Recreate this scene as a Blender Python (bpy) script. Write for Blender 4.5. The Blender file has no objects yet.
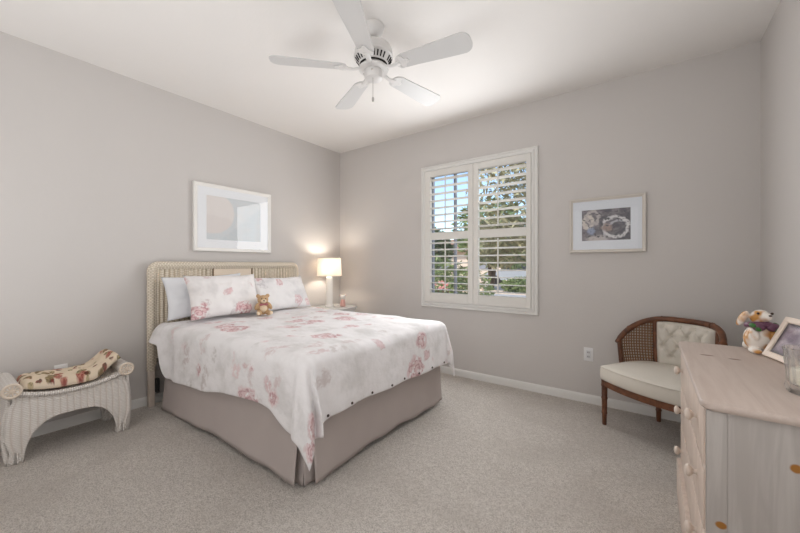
import bpy, bmesh, math, random
from math import sin, cos, pi, sqrt, radians, atan2, exp
from mathutils import Vector, Matrix, noise

random.seed(7)
SC = bpy.context.scene
COL = SC.collection

# ------------------------------------------------------------------ camera
CAMX, CAMY, CAMZ, YAW = 3.474, -3.379, 1.195, 35.9
cam = bpy.data.cameras.new('camera')
cam.sensor_width = 36.0
cam.lens = 36.0 * 344.4 / 800.0
cam.shift_y = -1.6 / 800.0
cam.clip_start = 0.05
camo = bpy.data.objects.new('camera', cam)
COL.objects.link(camo)
camo.location = (CAMX, CAMY, CAMZ)
camo.rotation_euler = (radians(90), 0, radians(YAW))
SC.camera = camo

# ------------------------------------------------------------------ world, sun, daylight, fill lamps, exposure
world = bpy.data.worlds.new('sky')
SC.world = world
world.use_nodes = True
wn = world.node_tree.nodes
wl = world.node_tree.links
bg = wn['Background']
sky = wn.new('ShaderNodeTexSky')
sky.sky_type = 'NISHITA'
sky.sun_disc = False
sky.sun_elevation = radians(48)
sky.sun_rotation = radians(170)
sky.air_density = 1.0
sky.dust_density = 0.6
sky.ozone_density = 1.6
wl.new(sky.outputs[0], bg.inputs[0])
bg.inputs[1].default_value = 0.25

sun = bpy.data.lights.new('sun', 'SUN')
sun.energy = 4.2
sun.angle = radians(0.6)
sun.color = (1.0, 0.95, 0.88)
suno = bpy.data.objects.new('sun', sun)
COL.objects.link(suno)
suno.rotation_euler = (radians(42), 0, radians(-12))


def area(name, loc, rot, sx, sy, power, color):
    l = bpy.data.lights.new(name, 'AREA')
    l.shape = 'RECTANGLE'
    l.size, l.size_y = sx, sy
    l.energy = power
    l.color = color
    o = bpy.data.objects.new(name, l)
    COL.objects.link(o)
    o.location = loc
    o.rotation_euler = rot
    return o


# daylight entering at the shuttered window; the fills are lamps added to brighten the room
area('window_daylight', (1.99, -0.10, 1.52), (radians(-90), 0, 0), 1.1, 1.4, 26.5, (0.97, 0.985, 1.0))
area('right_wall_fill', (4.07, -2.6, 1.75), (0, radians(88), 0), 1.2, 0.9, 7.5, (0.97, 0.985, 1.0))  # added fill lamp at the right wall, which has no window
area('sky_fill', (2.0, 2.6, 4.3), (radians(-46), 0, 0), 5.0, 2.0, 300, (0.95, 0.98, 1.0))  # unseen lamp panel above the garden, added to strengthen the sky's light
area('rear_wall_fill', (2.6, -4.6, 1.3), (radians(90), 0, 0), 1.4, 2.0, 8, (0.97, 0.985, 1.0))  # added fill lamp at the closed rear wall, no doorway there
area('ceiling_bounce_fill', (2.0, -4.0, 0.5), (radians(180), 0, 0), 2.6, 1.1, 34.5, (0.96, 0.98, 1.0))  # added lamp behind the camera, aimed up to brighten the ceiling

vs = SC.view_settings
vs.view_transform = 'Standard'
vs.look = 'None'
vs.gamma = 1.0
vs.exposure = 0.05
SC.cycles.use_denoising = True
SC.cycles.diffuse_bounces = 6
SC.cycles.max_bounces = 14
SC.cycles.transparent_max_bounces = 16


# ------------------------------------------------------------------ material helpers
def srgb(r, g, b):
    def f(c):
        c /= 255.0
        return c / 12.92 if c <= 0.04045 else ((c + 0.055) / 1.055) ** 2.4
    return (f(r), f(g), f(b), 1.0)


class NT:
    """tiny wrapper for building node trees"""
    def __init__(self, name):
        self.m = bpy.data.materials.new(name)
        self.m.use_nodes = True
        self.n = self.m.node_tree.nodes
        self.l = self.m.node_tree.links
        self.b = self.n['Principled BSDF']
        self.out = self.n['Material Output']

    def new(self, t, **kw):
        nd = self.n.new(t)
        for k, v in kw.items():
            setattr(nd, k, v)
        return nd

    def val(self, sock, v):
        if hasattr(v, 'is_linked') or isinstance(v, bpy.types.NodeSocket):
            self.l.new(v, sock)
        else:
            sock.default_value = v

    def coord(self, which='Object', scale=(1, 1, 1), rot=(0, 0, 0), loc=(0, 0, 0)):
        tc = self.new('ShaderNodeTexCoord')
        mp = self.new('ShaderNodeMapping')
        mp.inputs['Scale'].default_value = scale
        mp.inputs['Rotation'].default_value = rot
        mp.inputs['Location'].default_value = loc
        self.l.new(tc.outputs[which], mp.inputs[0])
        return mp.outputs[0]

    def noise(self, vec, scale, detail=2.0, rough=0.5, out='Fac', dist=0.0):
        nd = self.new('ShaderNodeTexNoise')
        self.l.new(vec, nd.inputs['Vector'])
        nd.inputs['Scale'].default_value = scale
        nd.inputs['Detail'].default_value = detail
        nd.inputs['Roughness'].default_value = rough
        nd.inputs['Distortion'].default_value = dist
        return nd.outputs[out]

    def voro(self, vec, scale, feature='F1'):
        nd = self.new('ShaderNodeTexVoronoi', feature=feature)
        self.l.new(vec, nd.inputs['Vector'])
        nd.inputs['Scale'].default_value = scale
        return nd

    def wave(self, vec, scale, dist=0.0, direction='X', dscale=1.0, profile='SIN'):
        nd = self.new('ShaderNodeTexWave', bands_direction=direction, wave_profile=profile)
        self.l.new(vec, nd.inputs['Vector'])
        nd.inputs['Scale'].default_value = scale
        nd.inputs['Distortion'].default_value = dist
        nd.inputs['Detail Scale'].default_value = dscale
        return nd.outputs['Fac']

    def math(self, op, a, b=0.0, c=0.0, clamp=False):
        nd = self.new('ShaderNodeMath', operation=op, use_clamp=clamp)
        self.val(nd.inputs[0], a)
        self.val(nd.inputs[1], b)
        self.val(nd.inputs[2], c)
        return nd.outputs[0]

    def smooth(self, v, a, b):
        nd = self.new('ShaderNodeMapRange', interpolation_type='SMOOTHSTEP')
        self.val(nd.inputs[0], v)
        nd.inputs[1].default_value = a
        nd.inputs[2].default_value = b
        return nd.outputs[0]

    def mix(self, f, a, b, blend='MIX'):
        nd = self.new('ShaderNodeMix', data_type='RGBA', blend_type=blend)
        self.val(nd.inputs[0], f)
        self.val(nd.inputs[6], a)
        self.val(nd.inputs[7], b)
        return nd.outputs[2]

    def vadd(self, a, b):
        nd = self.new('ShaderNodeVectorMath', operation='ADD')
        self.val(nd.inputs[0], a)
        self.val(nd.inputs[1], b)
        return nd.outputs[0]

    def vscale(self, a, s):
        nd = self.new('ShaderNodeVectorMath', operation='SCALE')
        self.val(nd.inputs[0], a)
        nd.inputs['Scale'].default_value = s
        return nd.outputs[0]

    def sep(self, v):
        nd = self.new('ShaderNodeSeparateXYZ')
        self.l.new(v, nd.inputs[0])
        return nd.outputs

    def bump(self, h, strength=0.3, dist=0.01):
        nd = self.new('ShaderNodeBump')
        self.val(nd.inputs['Height'], h)
        nd.inputs['Strength'].default_value = strength
        nd.inputs['Distance'].default_value = dist
        self.l.new(nd.outputs[0], self.b.inputs['Normal'])

    def color(self, c):
        self.val(self.b.inputs['Base Color'], c)

    def rough(self, v):
        self.val(self.b.inputs['Roughness'], v)


def plain(name, c, rough=0.6, spec=0.4, metal=0.0, bump=None):
    t = NT(name)
    t.color(c)
    t.rough(rough)
    t.b.inputs['Specular IOR Level'].default_value = spec
    t.b.inputs['Metallic'].default_value = metal
    if bump:
        t.bump(t.noise(t.coord(), bump[0], 3), bump[1], 0.005)
    return t.m


MAT = {}


def wall_mat(name, c):
    t = NT(name)
    v = t.coord()
    t.color(t.mix(t.noise(v, 3, 3), c, tuple(x * 0.97 for x in c[:3]) + (1,)))
    t.rough(0.85)
    t.b.inputs['Specular IOR Level'].default_value = 0.15
    t.bump(t.noise(v, 55, 3, 0.6), 0.12, 0.006)
    return t.m


MAT['wall'] = wall_mat('wall_paint', srgb(206, 202, 199))
MAT['ceiling'] = wall_mat('ceiling_paint', srgb(233, 230, 227))
MAT['trim'] = plain('white_trim', srgb(226, 225, 222), 0.42)
MAT['shutter'] = plain('shutter_white', srgb(226, 224, 219), 0.4)
MAT['fan_white'] = plain('fan_white', srgb(216, 214, 212), 0.38)
MAT['fan_blade'] = plain('fan_blade_shaded_white', srgb(204, 203, 202), 0.35)  # fan white made greyer, the shade of the undersides put into the colour
MAT['dark'] = plain('dark_gap', srgb(40, 38, 37), 0.8)
MAT['sash'] = plain('window_sash', srgb(128, 130, 136), 0.5)
MAT['white_plastic'] = plain('white_plastic', srgb(232, 232, 232), 0.35)
MAT['chrome'] = plain('chrome', srgb(190, 188, 184), 0.25, 0.5, 1.0)
MAT['brass'] = plain('brass', srgb(170, 128, 60), 0.3, 0.5, 1.0)


def carpet():
    t = NT('carpet')
    v = t.coord()
    n1 = t.noise(v, 160, 3, 0.7)
    n2 = t.noise(v, 48, 3, 0.65)
    n3 = t.noise(v, 1.7, 2, 0.5, dist=1.2)
    c = t.mix(t.smooth(n1, 0.32, 0.7), srgb(178, 169, 160), srgb(238, 231, 223))
    c = t.mix(t.math('MULTIPLY', t.smooth(n2, 0.42, 0.68), 0.45), c, srgb(240, 234, 227))
    c = t.mix(t.math('MULTIPLY', t.smooth(n3, 0.42, 0.62), 0.28), c, srgb(190, 181, 172))
    t.color(c)
    t.rough(1.0)
    t.b.inputs['Specular IOR Level'].default_value = 0.0
    t.b.inputs['Sheen Weight'].default_value = 0.2
    h = t.math('ADD', n1, t.math('MULTIPLY', n2, 1.2))
    t.bump(h, 0.8, 0.02)
    return t.m


MAT['carpet'] = carpet()


def glass_pane(name, tint=(1, 1, 1, 1), fac=None):
    """clear pane: see-through with a mirror-like gloss by fresnel"""
    t = NT(name)
    tr = t.new('ShaderNodeBsdfTransparent')
    tr.inputs[0].default_value = tint
    gl = t.new('ShaderNodeBsdfGlossy')
    gl.inputs['Roughness'].default_value = 0.02
    fr = t.new('ShaderNodeFresnel')
    fr.inputs[0].default_value = 1.5
    mx = t.new('ShaderNodeMixShader')
    ge = t.new('ShaderNodeNewGeometry')
    t.l.new(t.math('MULTIPLY', fr.outputs[0], t.math('SUBTRACT', 1.0, ge.outputs['Backfacing'])), mx.inputs[0])
    t.l.new(tr.outputs[0], mx.inputs[1])
    t.l.new(gl.outputs[0], mx.inputs[2])
    t.l.new(mx.outputs[0], t.out.inputs[0])
    return t.m


MAT['pane'] = glass_pane('pane_glass')


def real_glass():
    t = NT('clear_glass')
    t.color((0.97, 0.98, 0.98, 1))
    t.rough(0.03)
    t.b.inputs['Transmission Weight'].default_value = 1.0
    t.b.inputs['IOR'].default_value = 1.3
    tr = t.new('ShaderNodeBsdfTransparent')
    tr.inputs[0].default_value = (0.96, 0.97, 0.97, 1)
    mx = t.new('ShaderNodeMixShader')
    mx.inputs[0].default_value = 0.5
    t.l.new(t.b.outputs[0], mx.inputs[1])
    t.l.new(tr.outputs[0], mx.inputs[2])
    t.l.new(mx.outputs[0], t.out.inputs[0])
    return t.m


MAT['glass'] = real_glass()


def floral(name, base, rose_dark, rose_pale, leaf, s1, s2, amount=0.55, leaf_amt=0.5, coordname='UV', opacity=0.8, bump=0.15, off=0.0):
    t = NT(name)
    v0 = t.coord(coordname, loc=(off, off * 0.7, 0))
    nz = t.noise(v0, 2.2 * s1, 3, 0.6, out='Color')
    v = t.vadd(v0, t.vscale(nz, 0.4 / s1))
    A = t.voro(v, s1)
    d, c = A.outputs['Distance'], t.sep(A.outputs['Color'])
    size = t.math('MULTIPLY_ADD', c[1], 0.20, 0.26)
    m = t.math('MULTIPLY', t.smooth(t.math('SUBTRACT', size, d), 0.0, 0.09), t.math('GREATER_THAN', c[0], 1 - amount))
    nb = t.noise(v0, 6 * s1, 3, 0.6)
    rings = t.math('SINE', t.math('MULTIPLY_ADD', d, 42, t.math('MULTIPLY', nb, 16)))
    rc = t.mix(t.smooth(rings, -0.6, 0.9), rose_pale, rose_dark)
    rc = t.mix(t.smooth(nb, 0.5, 0.66), rc, base)
    # stems and leaves
    v2 = t.vadd(t.coord(coordname, scale=(1.0, 0.62, 1), rot=(0, 0, 0.7), loc=(3.3 + off, 1.7, 0)), t.vscale(nz, 0.9 / s2))
    B = t.voro(v2, s2)
    c2 = t.sep(B.outputs['Color'])
    ml = t.math('MULTIPLY', t.smooth(B.outputs['Distance'], 0.34, 0.2), t.math('GREATER_THAN', c2[0], 1 - leaf_amt))
    veins = t.noise(v0, 4 * s2, 3, 0.65)
    ml = t.math('MULTIPLY', ml, t.smooth(veins, 0.38, 0.58))
    lf = t.mix(c2[1], leaf, rose_pale)
    # soft washed ground
    g = t.mix(t.math('MULTIPLY', t.smooth(t.noise(v0, 5, 3, 0.6), 0.45, 0.7), 0.35), base, leaf)
    col = t.mix(t.math('MULTIPLY', ml, opacity * 0.8), g, lf)
    col = t.mix(t.math('MULTIPLY', m, opacity), col, rc)
    t.color(col)
    t.rough(0.9)
    t.b.inputs['Specular IOR Level'].default_value = 0.1
    t.bump(t.noise(v0, 14, 3), bump, 0.02)
    return t.m


MAT['duvet'] = floral('duvet_floral', srgb(236, 234, 235), srgb(188, 140, 144), srgb(220, 192, 194), srgb(184, 182, 178), 3.9, 5.6, amount=0.80, leaf_amt=0.85, bump=.3)
MAT['sham'] = floral('sham_floral', srgb(238, 235, 234), srgb(190, 128, 134), srgb(226, 188, 190), srgb(184, 180, 180), 4.8, 7.0, amount=0.85, leaf_amt=0.85, off=0.62, bump=.3)
MAT['sham_pale'] = floral('sham_pale_floral', srgb(236, 234, 234), srgb(202, 160, 164), srgb(226, 202, 204), srgb(178, 178, 182), 6.0, 7.0, amount=0.6, leaf_amt=0.8, off=1.9, bump=.3)

def chintz():
    """close-set small flowers in red, rose, olive and brown on cream"""
    t = NT('bench_chintz')
    v0 = t.coord('UV')
    v = t.vadd(v0, t.vscale(t.noise(v0, 26, 3, .6, out='Color'), .028))
    c = srgb(224, 208, 186)
    for (sc, off, amt, rad, c1, c2) in ((17, 0.0, .62, .46, srgb(112, 92, 62), srgb(150, 132, 96)), (14, 1.3, .6, .42, srgb(140, 58, 54), srgb(190, 128, 112)),
                                        (20, 2.6, .45, .36, srgb(84, 62, 50), srgb(128, 50, 46)), (22, 4.1, .4, .38, srgb(196, 176, 140), srgb(104, 100, 66))):
        mp = t.new('ShaderNodeMapping')
        mp.inputs['Location'].default_value = (off, off * .6, 0)
        t.l.new(v, mp.inputs[0])
        V = t.voro(mp.outputs[0], sc)
        k = t.sep(V.outputs['Color'])
        mk = t.math('MULTIPLY', t.smooth(V.outputs['Distance'], rad, rad - .12), t.math('LESS_THAN', k[0], amt))
        fl = t.mix(t.smooth(t.noise(v0, 70, 3, .6), .4, .62), c1, c2)
        c = t.mix(t.math('MULTIPLY', mk, .9), c, fl)
    t.color(c)
    t.rough(.9)
    t.b.inputs['Specular IOR Level'].default_value = .1
    return t.m


MAT['cushion'] = chintz()



def cloth(name, c, c2=None, weave=260):
    t = NT(name)
    v = t.coord()
    n = t.noise(v, 6, 3)
    t.color(t.mix(n, c, c2 or tuple(x * 0.9 for x in c[:3]) + (1,)))
    t.rough(0.95)
    t.b.inputs['Specular IOR Level'].default_value = 0.1
    t.bump(t.math('ADD', t.noise(v, weave, 2), t.math('MULTIPLY', t.noise(v, 9, 3), 1.5)), 0.2, 0.006)
    return t.m


MAT['skirt'] = cloth('skirt_taupe', srgb(190, 180, 176))
MAT['white_cotton'] = cloth('white_cotton', srgb(236, 238, 242))
MAT['mattress'] = cloth('mattress_ticking', srgb(232, 230, 226))
MAT['upholstery'] = cloth('cream_upholstery', srgb(221, 216, 206), srgb(208, 202, 192))
MAT['lining'] = cloth('lining', srgb(176, 168, 158))


def wicker(name, c_hi, c_lo, su, sv, uv=True, bump=0.9):
    t = NT(name)
    v = t.coord('UV' if uv else 'Object')
    s = t.sep(v)
    u = t.math('MULTIPLY', s[0], su)
    w = t.math('MULTIPLY', s[1], sv)
    cell = t.math('FLOOR', u)
    ph = t.math('MULTIPLY', t.math('MODULO', cell, 2.0), 3.14159)
    a = t.math('ABSOLUTE', t.math('SINE', t.math('MULTIPLY', u, 3.14159)))
    b = t.math('SINE', t.math('ADD', t.math('MULTIPLY', w, 3.14159), ph))
    h = t.math('MULTIPLY', t.math('POWER', a, 0.6), t.math('MULTIPLY_ADD', b, 0.35, 0.65))
    n = t.noise(t.coord(), 40, 2)
    hh = t.math('MULTIPLY_ADD', n, 0.25, h)
    t.color(t.mix(t.smooth(h, 0.15, 0.6), c_lo, c_hi))
    t.rough(0.6)
    t.bump(hh, bump, 0.006)
    return t.m


MAT['wicker_white'] = wicker('white_wicker', srgb(241, 237, 232), srgb(220, 211, 203), 30, 190)
MAT['wicker_wrap'] = wicker('wicker_wrap', srgb(240, 236, 231), srgb(206, 197, 188), 90, 60)
MAT['wicker_cream'] = wicker('cream_wicker', srgb(238, 228, 212), srgb(196, 180, 156), 26, 130)
MAT['wicker_cream_wrap'] = wicker('cream_wicker_wrap', srgb(236, 226, 210), srgb(198, 184, 162), 80, 60)
MAT['wicker_flat'] = wicker('cream_flat_weave', srgb(242, 228, 210), srgb(226, 208, 186), 120, 120, bump=0.3)
MAT['reed_brown'] = plain('brown_reed', srgb(150, 128, 104), 0.7)


def pine(name, c1, c2, axis='Z', pts=(), knot=srgb(120, 92, 72)):
    t = NT(name)
    sc = {'X': (2.0, 26, 26), 'Y': (26, 2.0, 26), 'Z': (26, 26, 2.0)}[axis]
    v = t.coord('Object', scale=sc)
    n = t.noise(v, 1.4, 5, 0.6, dist=0.6)
    n2 = t.noise(t.coord(), 2.2, 2)
    c = t.mix(t.smooth(n, 0.33, 0.68), c1, c2)
    c = t.mix(t.math('MULTIPLY', n2, 0.25), c, c1)
    p = t.coord('Object')
    for (kx, ky, kz, rx, ry, rz) in pts:
        mp = t.new('ShaderNodeMapping', vector_type='TEXTURE')
        mp.inputs['Location'].default_value = (kx, ky, kz)
        mp.inputs['Scale'].default_value = (rx, ry, rz)
        t.l.new(p, mp.inputs[0])
        ln = t.new('ShaderNodeVectorMath', operation='LENGTH')
        t.l.new(t.vadd(mp.outputs[0], t.vscale(t.noise(p, 60, 2, out='Color'), 0.15)), ln.inputs[0])
        c = t.mix(t.smooth(ln.outputs['Value'], 1.15, 0.75), c, knot)
    t.color(c)
    t.rough(0.42)
    t.b.inputs['Specular IOR Level'].default_value = 0.45
    t.bump(n, 0.12, 0.003)
    return t.m


WASH1, WASH2 = srgb(214, 197, 184), srgb(198, 180, 168)
MAT['wood_front'] = pine('washed_pine_front', WASH1, WASH2, 'Z')
MAT['wood_side_shaded'] = pine('washed_pine_side_shaded', srgb(188, 182, 177), srgb(174, 167, 162), 'Z')  # pine darkened and greyed to hold the shade on the dresser's ends
MAT['wood_top'] = pine('washed_pine_top', srgb(197, 182, 172), srgb(186, 169, 159), 'Y',
                       [(-0.17, 0.19, 0.8, 0.025, 0.012, 0.05), (-0.085, 0.17, 0.8, 0.021, 0.012, 0.05)])
MAT['wood_edge'] = plain('washed_pine_edge', srgb(216, 202, 190), 0.4)


def dark_wood():
    t = NT('walnut_bamboo')
    v = t.coord('Object', scale=(9, 9, 9))
    n = t.noise(v, 1.6, 4, 0.6, dist=0.5)
    t.color(t.mix(t.smooth(n, 0.3, 0.7), srgb(78, 46, 30), srgb(122, 76, 48)))
    t.rough(0.38)
    t.bump(n, 0.1, 0.003)
    return t.m


MAT['walnut'] = dark_wood()
MAT['cane'] = plain('cane', srgb(128, 96, 68), 0.55)


def picture_pale():
    t = NT('pale_print')
    v = t.coord('UV')
    s = t.sep(v)
    n = t.noise(v, 3.2, 4, 0.55)
    hill = t.math('ADD', s[1], t.math('MULTIPLY', n, 0.35))
    c = t.mix(t.smooth(t.math('ADD', hill, t.math('MULTIPLY', s[0], 0.35)), 0.74, 0.78), srgb(221, 215, 212), srgb(226, 221, 218))
    arc = t.math('ADD', t.math('POWER', t.math('SUBTRACT', s[0], 0.1), 2.0), t.math('POWER', t.math('MULTIPLY', t.math('SUBTRACT', s[1], 0.62), 0.8), 2.0))
    c = t.mix(t.smooth(arc, 0.13, 0.16), c, srgb(208, 213, 216))
    low = t.math('SUBTRACT', s[0], t.math('MULTIPLY_ADD', s[1], 0.9, 0.22))
    c = t.mix(t.smooth(low, 0.0, 0.03), c, srgb(200, 207, 211))
    c = t.mix(t.math('MULTIPLY', t.smooth(t.noise(v, 9, 3), 0.45, 0.65), 0.3), c, srgb(222, 216, 212))
    t.color(c)
    t.rough(0.6)
    return t.m


def picture_dark():
    """a plain study of two pale feathered curves on a dusky ground"""
    t = NT('dusky_print')
    v = t.coord('UV')
    s = t.sep(v)
    nz = t.noise(v, 7, 4, 0.6, out='Color')
    vv = t.vadd(v, t.vscale(nz, 0.20))
    n = t.noise(vv, 5, 4, 0.6)
    c = t.mix(t.smooth(n, 0.35, 0.65), srgb(58, 56, 66), srgb(120, 112, 118))

    def ring(cx, cy, kx, ky, r, w, col, c):
        sx = t.math('MULTIPLY', t.math('SUBTRACT', t.sep(vv)[0], cx), kx)
        sy = t.math('MULTIPLY', t.math('SUBTRACT', t.sep(vv)[1], cy), ky)
        d = t.math('SQRT', t.math('ADD', t.math('MULTIPLY', sx, sx), t.math('MULTIPLY', sy, sy)))
        e = t.math('ABSOLUTE', t.math('SUBTRACT', d, r))
        return t.mix(t.smooth(e, w, w * 0.35), c, col)
    c = ring(0.24, 0.70, 1.3, 0.75, 0.13, 0.07, srgb(202, 194, 186), c)
    c = ring(0.34, 0.86, 1.2, 0.75, 0.15, 0.05, srgb(176, 168, 166), c)
    c = ring(0.88, 0.30, 1.0, 0.75, 0.30, 0.035, srgb(172, 170, 178), c)
    c = ring(0.80, 0.52, 1.0, 0.75, 0.24, 0.05, srgb(206, 204, 206), c)
    c = ring(0.62, 0.50, 1.0, 1.0, 0.0, 0.17, srgb(146, 124, 116), c)
    c = ring(0.30, 0.42, 1.2, 0.7, 0.0, 0.14, srgb(138, 150, 176), c)
    c = ring(0.42, 0.16, 0.6, 1.3, 0.0, 0.20, srgb(186, 178, 176), c)
    c = t.mix(t.smooth(t.noise(vv, 16, 3), 0.56, 0.66), c, srgb(44, 42, 50))
    t.color(c)
    t.rough(0.5)
    return t.m


def picture_photo():
    t = NT('family_photo_blur')
    v = t.coord('UV')
    s = t.sep(v)
    n = t.noise(v, 2.6, 3, 0.5)
    c = t.mix(t.smooth(n, 0.35, 0.65), srgb(128, 112, 128), srgb(196, 184, 192))
    e = t.math('MAXIMUM', t.math('ABSOLUTE', t.math('SUBTRACT', s[0], 0.5)), t.math('ABSOLUTE', t.math('SUBTRACT', s[1], 0.5)))
    c = t.mix(t.smooth(e, 0.34, 0.5), c, srgb(58, 50, 58))
    t.color(c)
    t.rough(0.3)
    return t.m


MAT['print_pale'] = picture_pale()
MAT['print_dark'] = picture_dark()
MAT['print_photo'] = picture_photo()
MAT['frame_white'] = plain('frame_white', srgb(238, 236, 232), 0.4)
MAT['frame_silver'] = plain('frame_silver', srgb(206, 200, 192), 0.35, 0.5, 0.15)
MAT['mat_white'] = plain('mat_board', srgb(238, 240, 243), 0.8)
MAT['mat_blue'] = plain('mat_board_cool', srgb(222, 227, 234), 0.8)
MAT['frame_cream'] = plain('frame_cream', srgb(234, 218, 204), 0.4)
MAT['ceramic'] = plain('white_ceramic', srgb(232, 231, 228), 0.15)
MAT['bear'] = plain('bear_plush', srgb(196, 164, 128), 1.0, 0.05, 0, (90, 0.9))
MAT['bear_light'] = plain('bear_muzzle', srgb(232, 212, 184), 1.0, 0.05, 0, (90, 0.8))
MAT['bear_dark'] = plain('bear_nose', srgb(62, 44, 34), 0.4)
MAT['ribbon'] = plain('rose_ribbon', srgb(176, 112, 116), 0.7)
MAT['pink'] = plain('pink_ceramic', srgb(214, 168, 160), 0.35)
MAT['purple'] = plain('purple_glaze', srgb(112, 74, 96), 0.3)
MAT['green_glaze'] = plain('green_glaze', srgb(54, 110, 50), 0.3)
MAT['candle'] = plain('cream_wax', srgb(236, 228, 212), 0.5)


def rabbit_mat():
    t = NT('rabbit_glaze')
    v = t.coord()
    n = t.noise(t.vadd(v, (0.02, 0.05, 0.03)), 11, 2, 0.5, dist=0.5)
    t.color(t.mix(t.smooth(n, 0.44, 0.58), srgb(236, 230, 222), srgb(198, 142, 74)))
    t.rough(0.25)
    return t.m


MAT['rabbit'] = rabbit_mat()


def shade_mat():
    t = NT('linen_shade')
    t.color(srgb(240, 234, 226))
    t.rough(0.9)
    tl = t.new('ShaderNodeBsdfTranslucent')
    tl.inputs[0].default_value = srgb(250, 244, 236)
    mx = t.new('ShaderNodeMixShader')
    mx.inputs[0].default_value = 0.42
    t.l.new(t.b.outputs[0], mx.inputs[1])
    t.l.new(tl.outputs[0], mx.inputs[2])
    t.l.new(mx.outputs[0], t.out.inputs[0])
    return t.m


MAT['shade'] = shade_mat()


# ------------------------------------------------------------------ geometry helpers
def origin_of(o):
    p = Vector((0, 0, 0))
    while o:
        p += Vector(o.location)
        o = o.parent
    return p


class MB:
    """collects shapes for ONE mesh object"""
    def __init__(self, xf=None):
        self.v, self.f, self.uv = [], [], []
        self.xf = xf

    def add(self, verts, faces, uvs=None):
        b = len(self.v)
        for i, p in enumerate(verts):
            p = Vector(p)
            if self.xf:
                p = self.xf @ p
            self.v.append(p)
            self.uv.append(uvs[i] if uvs else None)
        for f in faces:
            self.f.append(tuple(b + i for i in f))
        return self

    def box(self, x0, x1, y0, y1, z0, z1, bev=0.0, seg=2, m=None):
        bm = bmesh.new()
        bmesh.ops.create_cube(bm, size=1.0)
        for v in bm.verts:
            v.co = Vector(((x0 + x1) / 2 + v.co.x * (x1 - x0), (y0 + y1) / 2 + v.co.y * (y1 - y0), (z0 + z1) / 2 + v.co.z * (z1 - z0)))
        if bev:
            bmesh.ops.bevel(bm, geom=list(bm.edges), offset=bev, segments=seg, profile=0.5, affect='EDGES')
        self._bm(bm, m)
        return self

    def _bm(self, bm, m=None):
        bm.verts.index_update()
        self.add([(m @ v.co if m else v.co.copy()) for v in bm.verts], [[v.index for v in f.verts] for f in bm.faces])
        bm.free()

    def ball(self, c, r, sub=3, m=None):
        bm = bmesh.new()
        bmesh.ops.create_icosphere(bm, subdivisions=sub, radius=1.0)
        r = (r, r, r) if isinstance(r, (int, float)) else r
        M = Matrix.Translation(c) @ (m or Matrix()) @ Matrix.Diagonal((*r, 1))
        self._bm(bm, M)
        return self

    def lathe(self, prof, c=(0, 0, 0), n=32, m=None, cap=True, a0=0.0, lobes=None):
        """prof: (radius, z) list; around local z through c"""
        vs, fs, us = [], [], []
        M = Matrix.Translation(c) @ (m or Matrix())
        L = 0.0
        for i, (r, z) in enumerate(prof):
            if i:
                L += sqrt((r - prof[i - 1][0]) ** 2 + (z - prof[i - 1][1]) ** 2)
            for k in range(n):
                a = a0 + 2 * pi * k / n
                rr = r * (lobes(a, z) if lobes else 1.0)
                vs.append(M @ Vector((rr * cos(a), rr * sin(a), z)))
                us.append((a / (2 * pi) * 2 * pi * max(r, 0.02), L))
        for i in range(len(prof) - 1):
            for k in range(n):
                k2 = (k + 1) % n
                fs.append((i * n + k, i * n + k2, (i + 1) * n + k2, (i + 1) * n + k))
        if cap:
            fs.append(tuple(reversed(range(n))))
            fs.append(tuple((len(prof) - 1) * n + k for k in range(n)))
        return self.add(vs, fs, us)

    def tube(self, path, rad, n=12, closed=False, flat=None, cap=True, up=(0, 0, 1)):
        """round (or flat=(ru, rv) elliptical) tube along a list of points; rad may be a list"""
        P = [Vector(p) for p in path]
        N = len(P)
        R = rad if isinstance(rad, (list, tuple)) else [rad] * N
        vs, fs, us = [], [], []
        L = 0.0
        upv = Vector(up)
        for i in range(N):
            a = P[(i - 1) % N] if (closed or i) else P[i]
            b = P[(i + 1) % N] if (closed or i < N - 1) else P[i]
            t = (b - a).normalized()
            s = t.cross(upv)
            if s.length < 1e-3:
                s = t.cross(Vector((1, 0, 0)))
            s.normalize()
            w = s.cross(t).normalized()
            if i:
                L += (P[i] - P[i - 1]).length
            fu, fv = flat if flat else (1, 1)
            for k in range(n):
                an = 2 * pi * k / n
                vs.append(P[i] + s * (R[i] * fu * cos(an)) + w * (R[i] * fv * sin(an)))
                us.append((L, an * R[i]))
        m = N if closed else N - 1
        for i in range(m):
            j = (i + 1) % N
            for k in range(n):
                k2 = (k + 1) % n
                fs.append((i * n + k, j * n + k, j * n + k2, i * n + k2))
        if cap and not closed:
            fs.append(tuple(range(n)))
            fs.append(tuple(reversed([(N - 1) * n + k for k in range(n)])))
        return self.add(vs, fs, us)

    def grid(self, fn, nu, nv, closed_u=False):
        """fn(i/nu, j/nv) -> (point, uv)"""
        vs, us, fs = [], [], []
        for i in range(nu + 1):
            for j in range(nv + 1):
                p, uv = fn(i / nu, j / nv)
                vs.append(p)
                us.append(uv)
        for i in range(nu):
            for j in range(nv):
                a = i * (nv + 1) + j
                fs.append((a, a + nv + 1, a + nv + 2, a + 1))
        return self.add(vs, fs, us)

    def prism(self, poly, d0, d1, to):
        """polygon of 2D points extruded from d0 to d1; to(a, b, d) -> 3D point"""
        n = len(poly)
        vs = [to(a, b, d0) for a, b in poly] + [to(a, b, d1) for a, b in poly]
        us = [(a, b) for a, b in poly] * 2
        fs = [tuple(reversed(range(n))), tuple(range(n, 2 * n))]
        for i in range(n):
            j = (i + 1) % n
            fs.append((i, j, n + j, n + i))
        return self.add(vs, fs, us)

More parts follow.
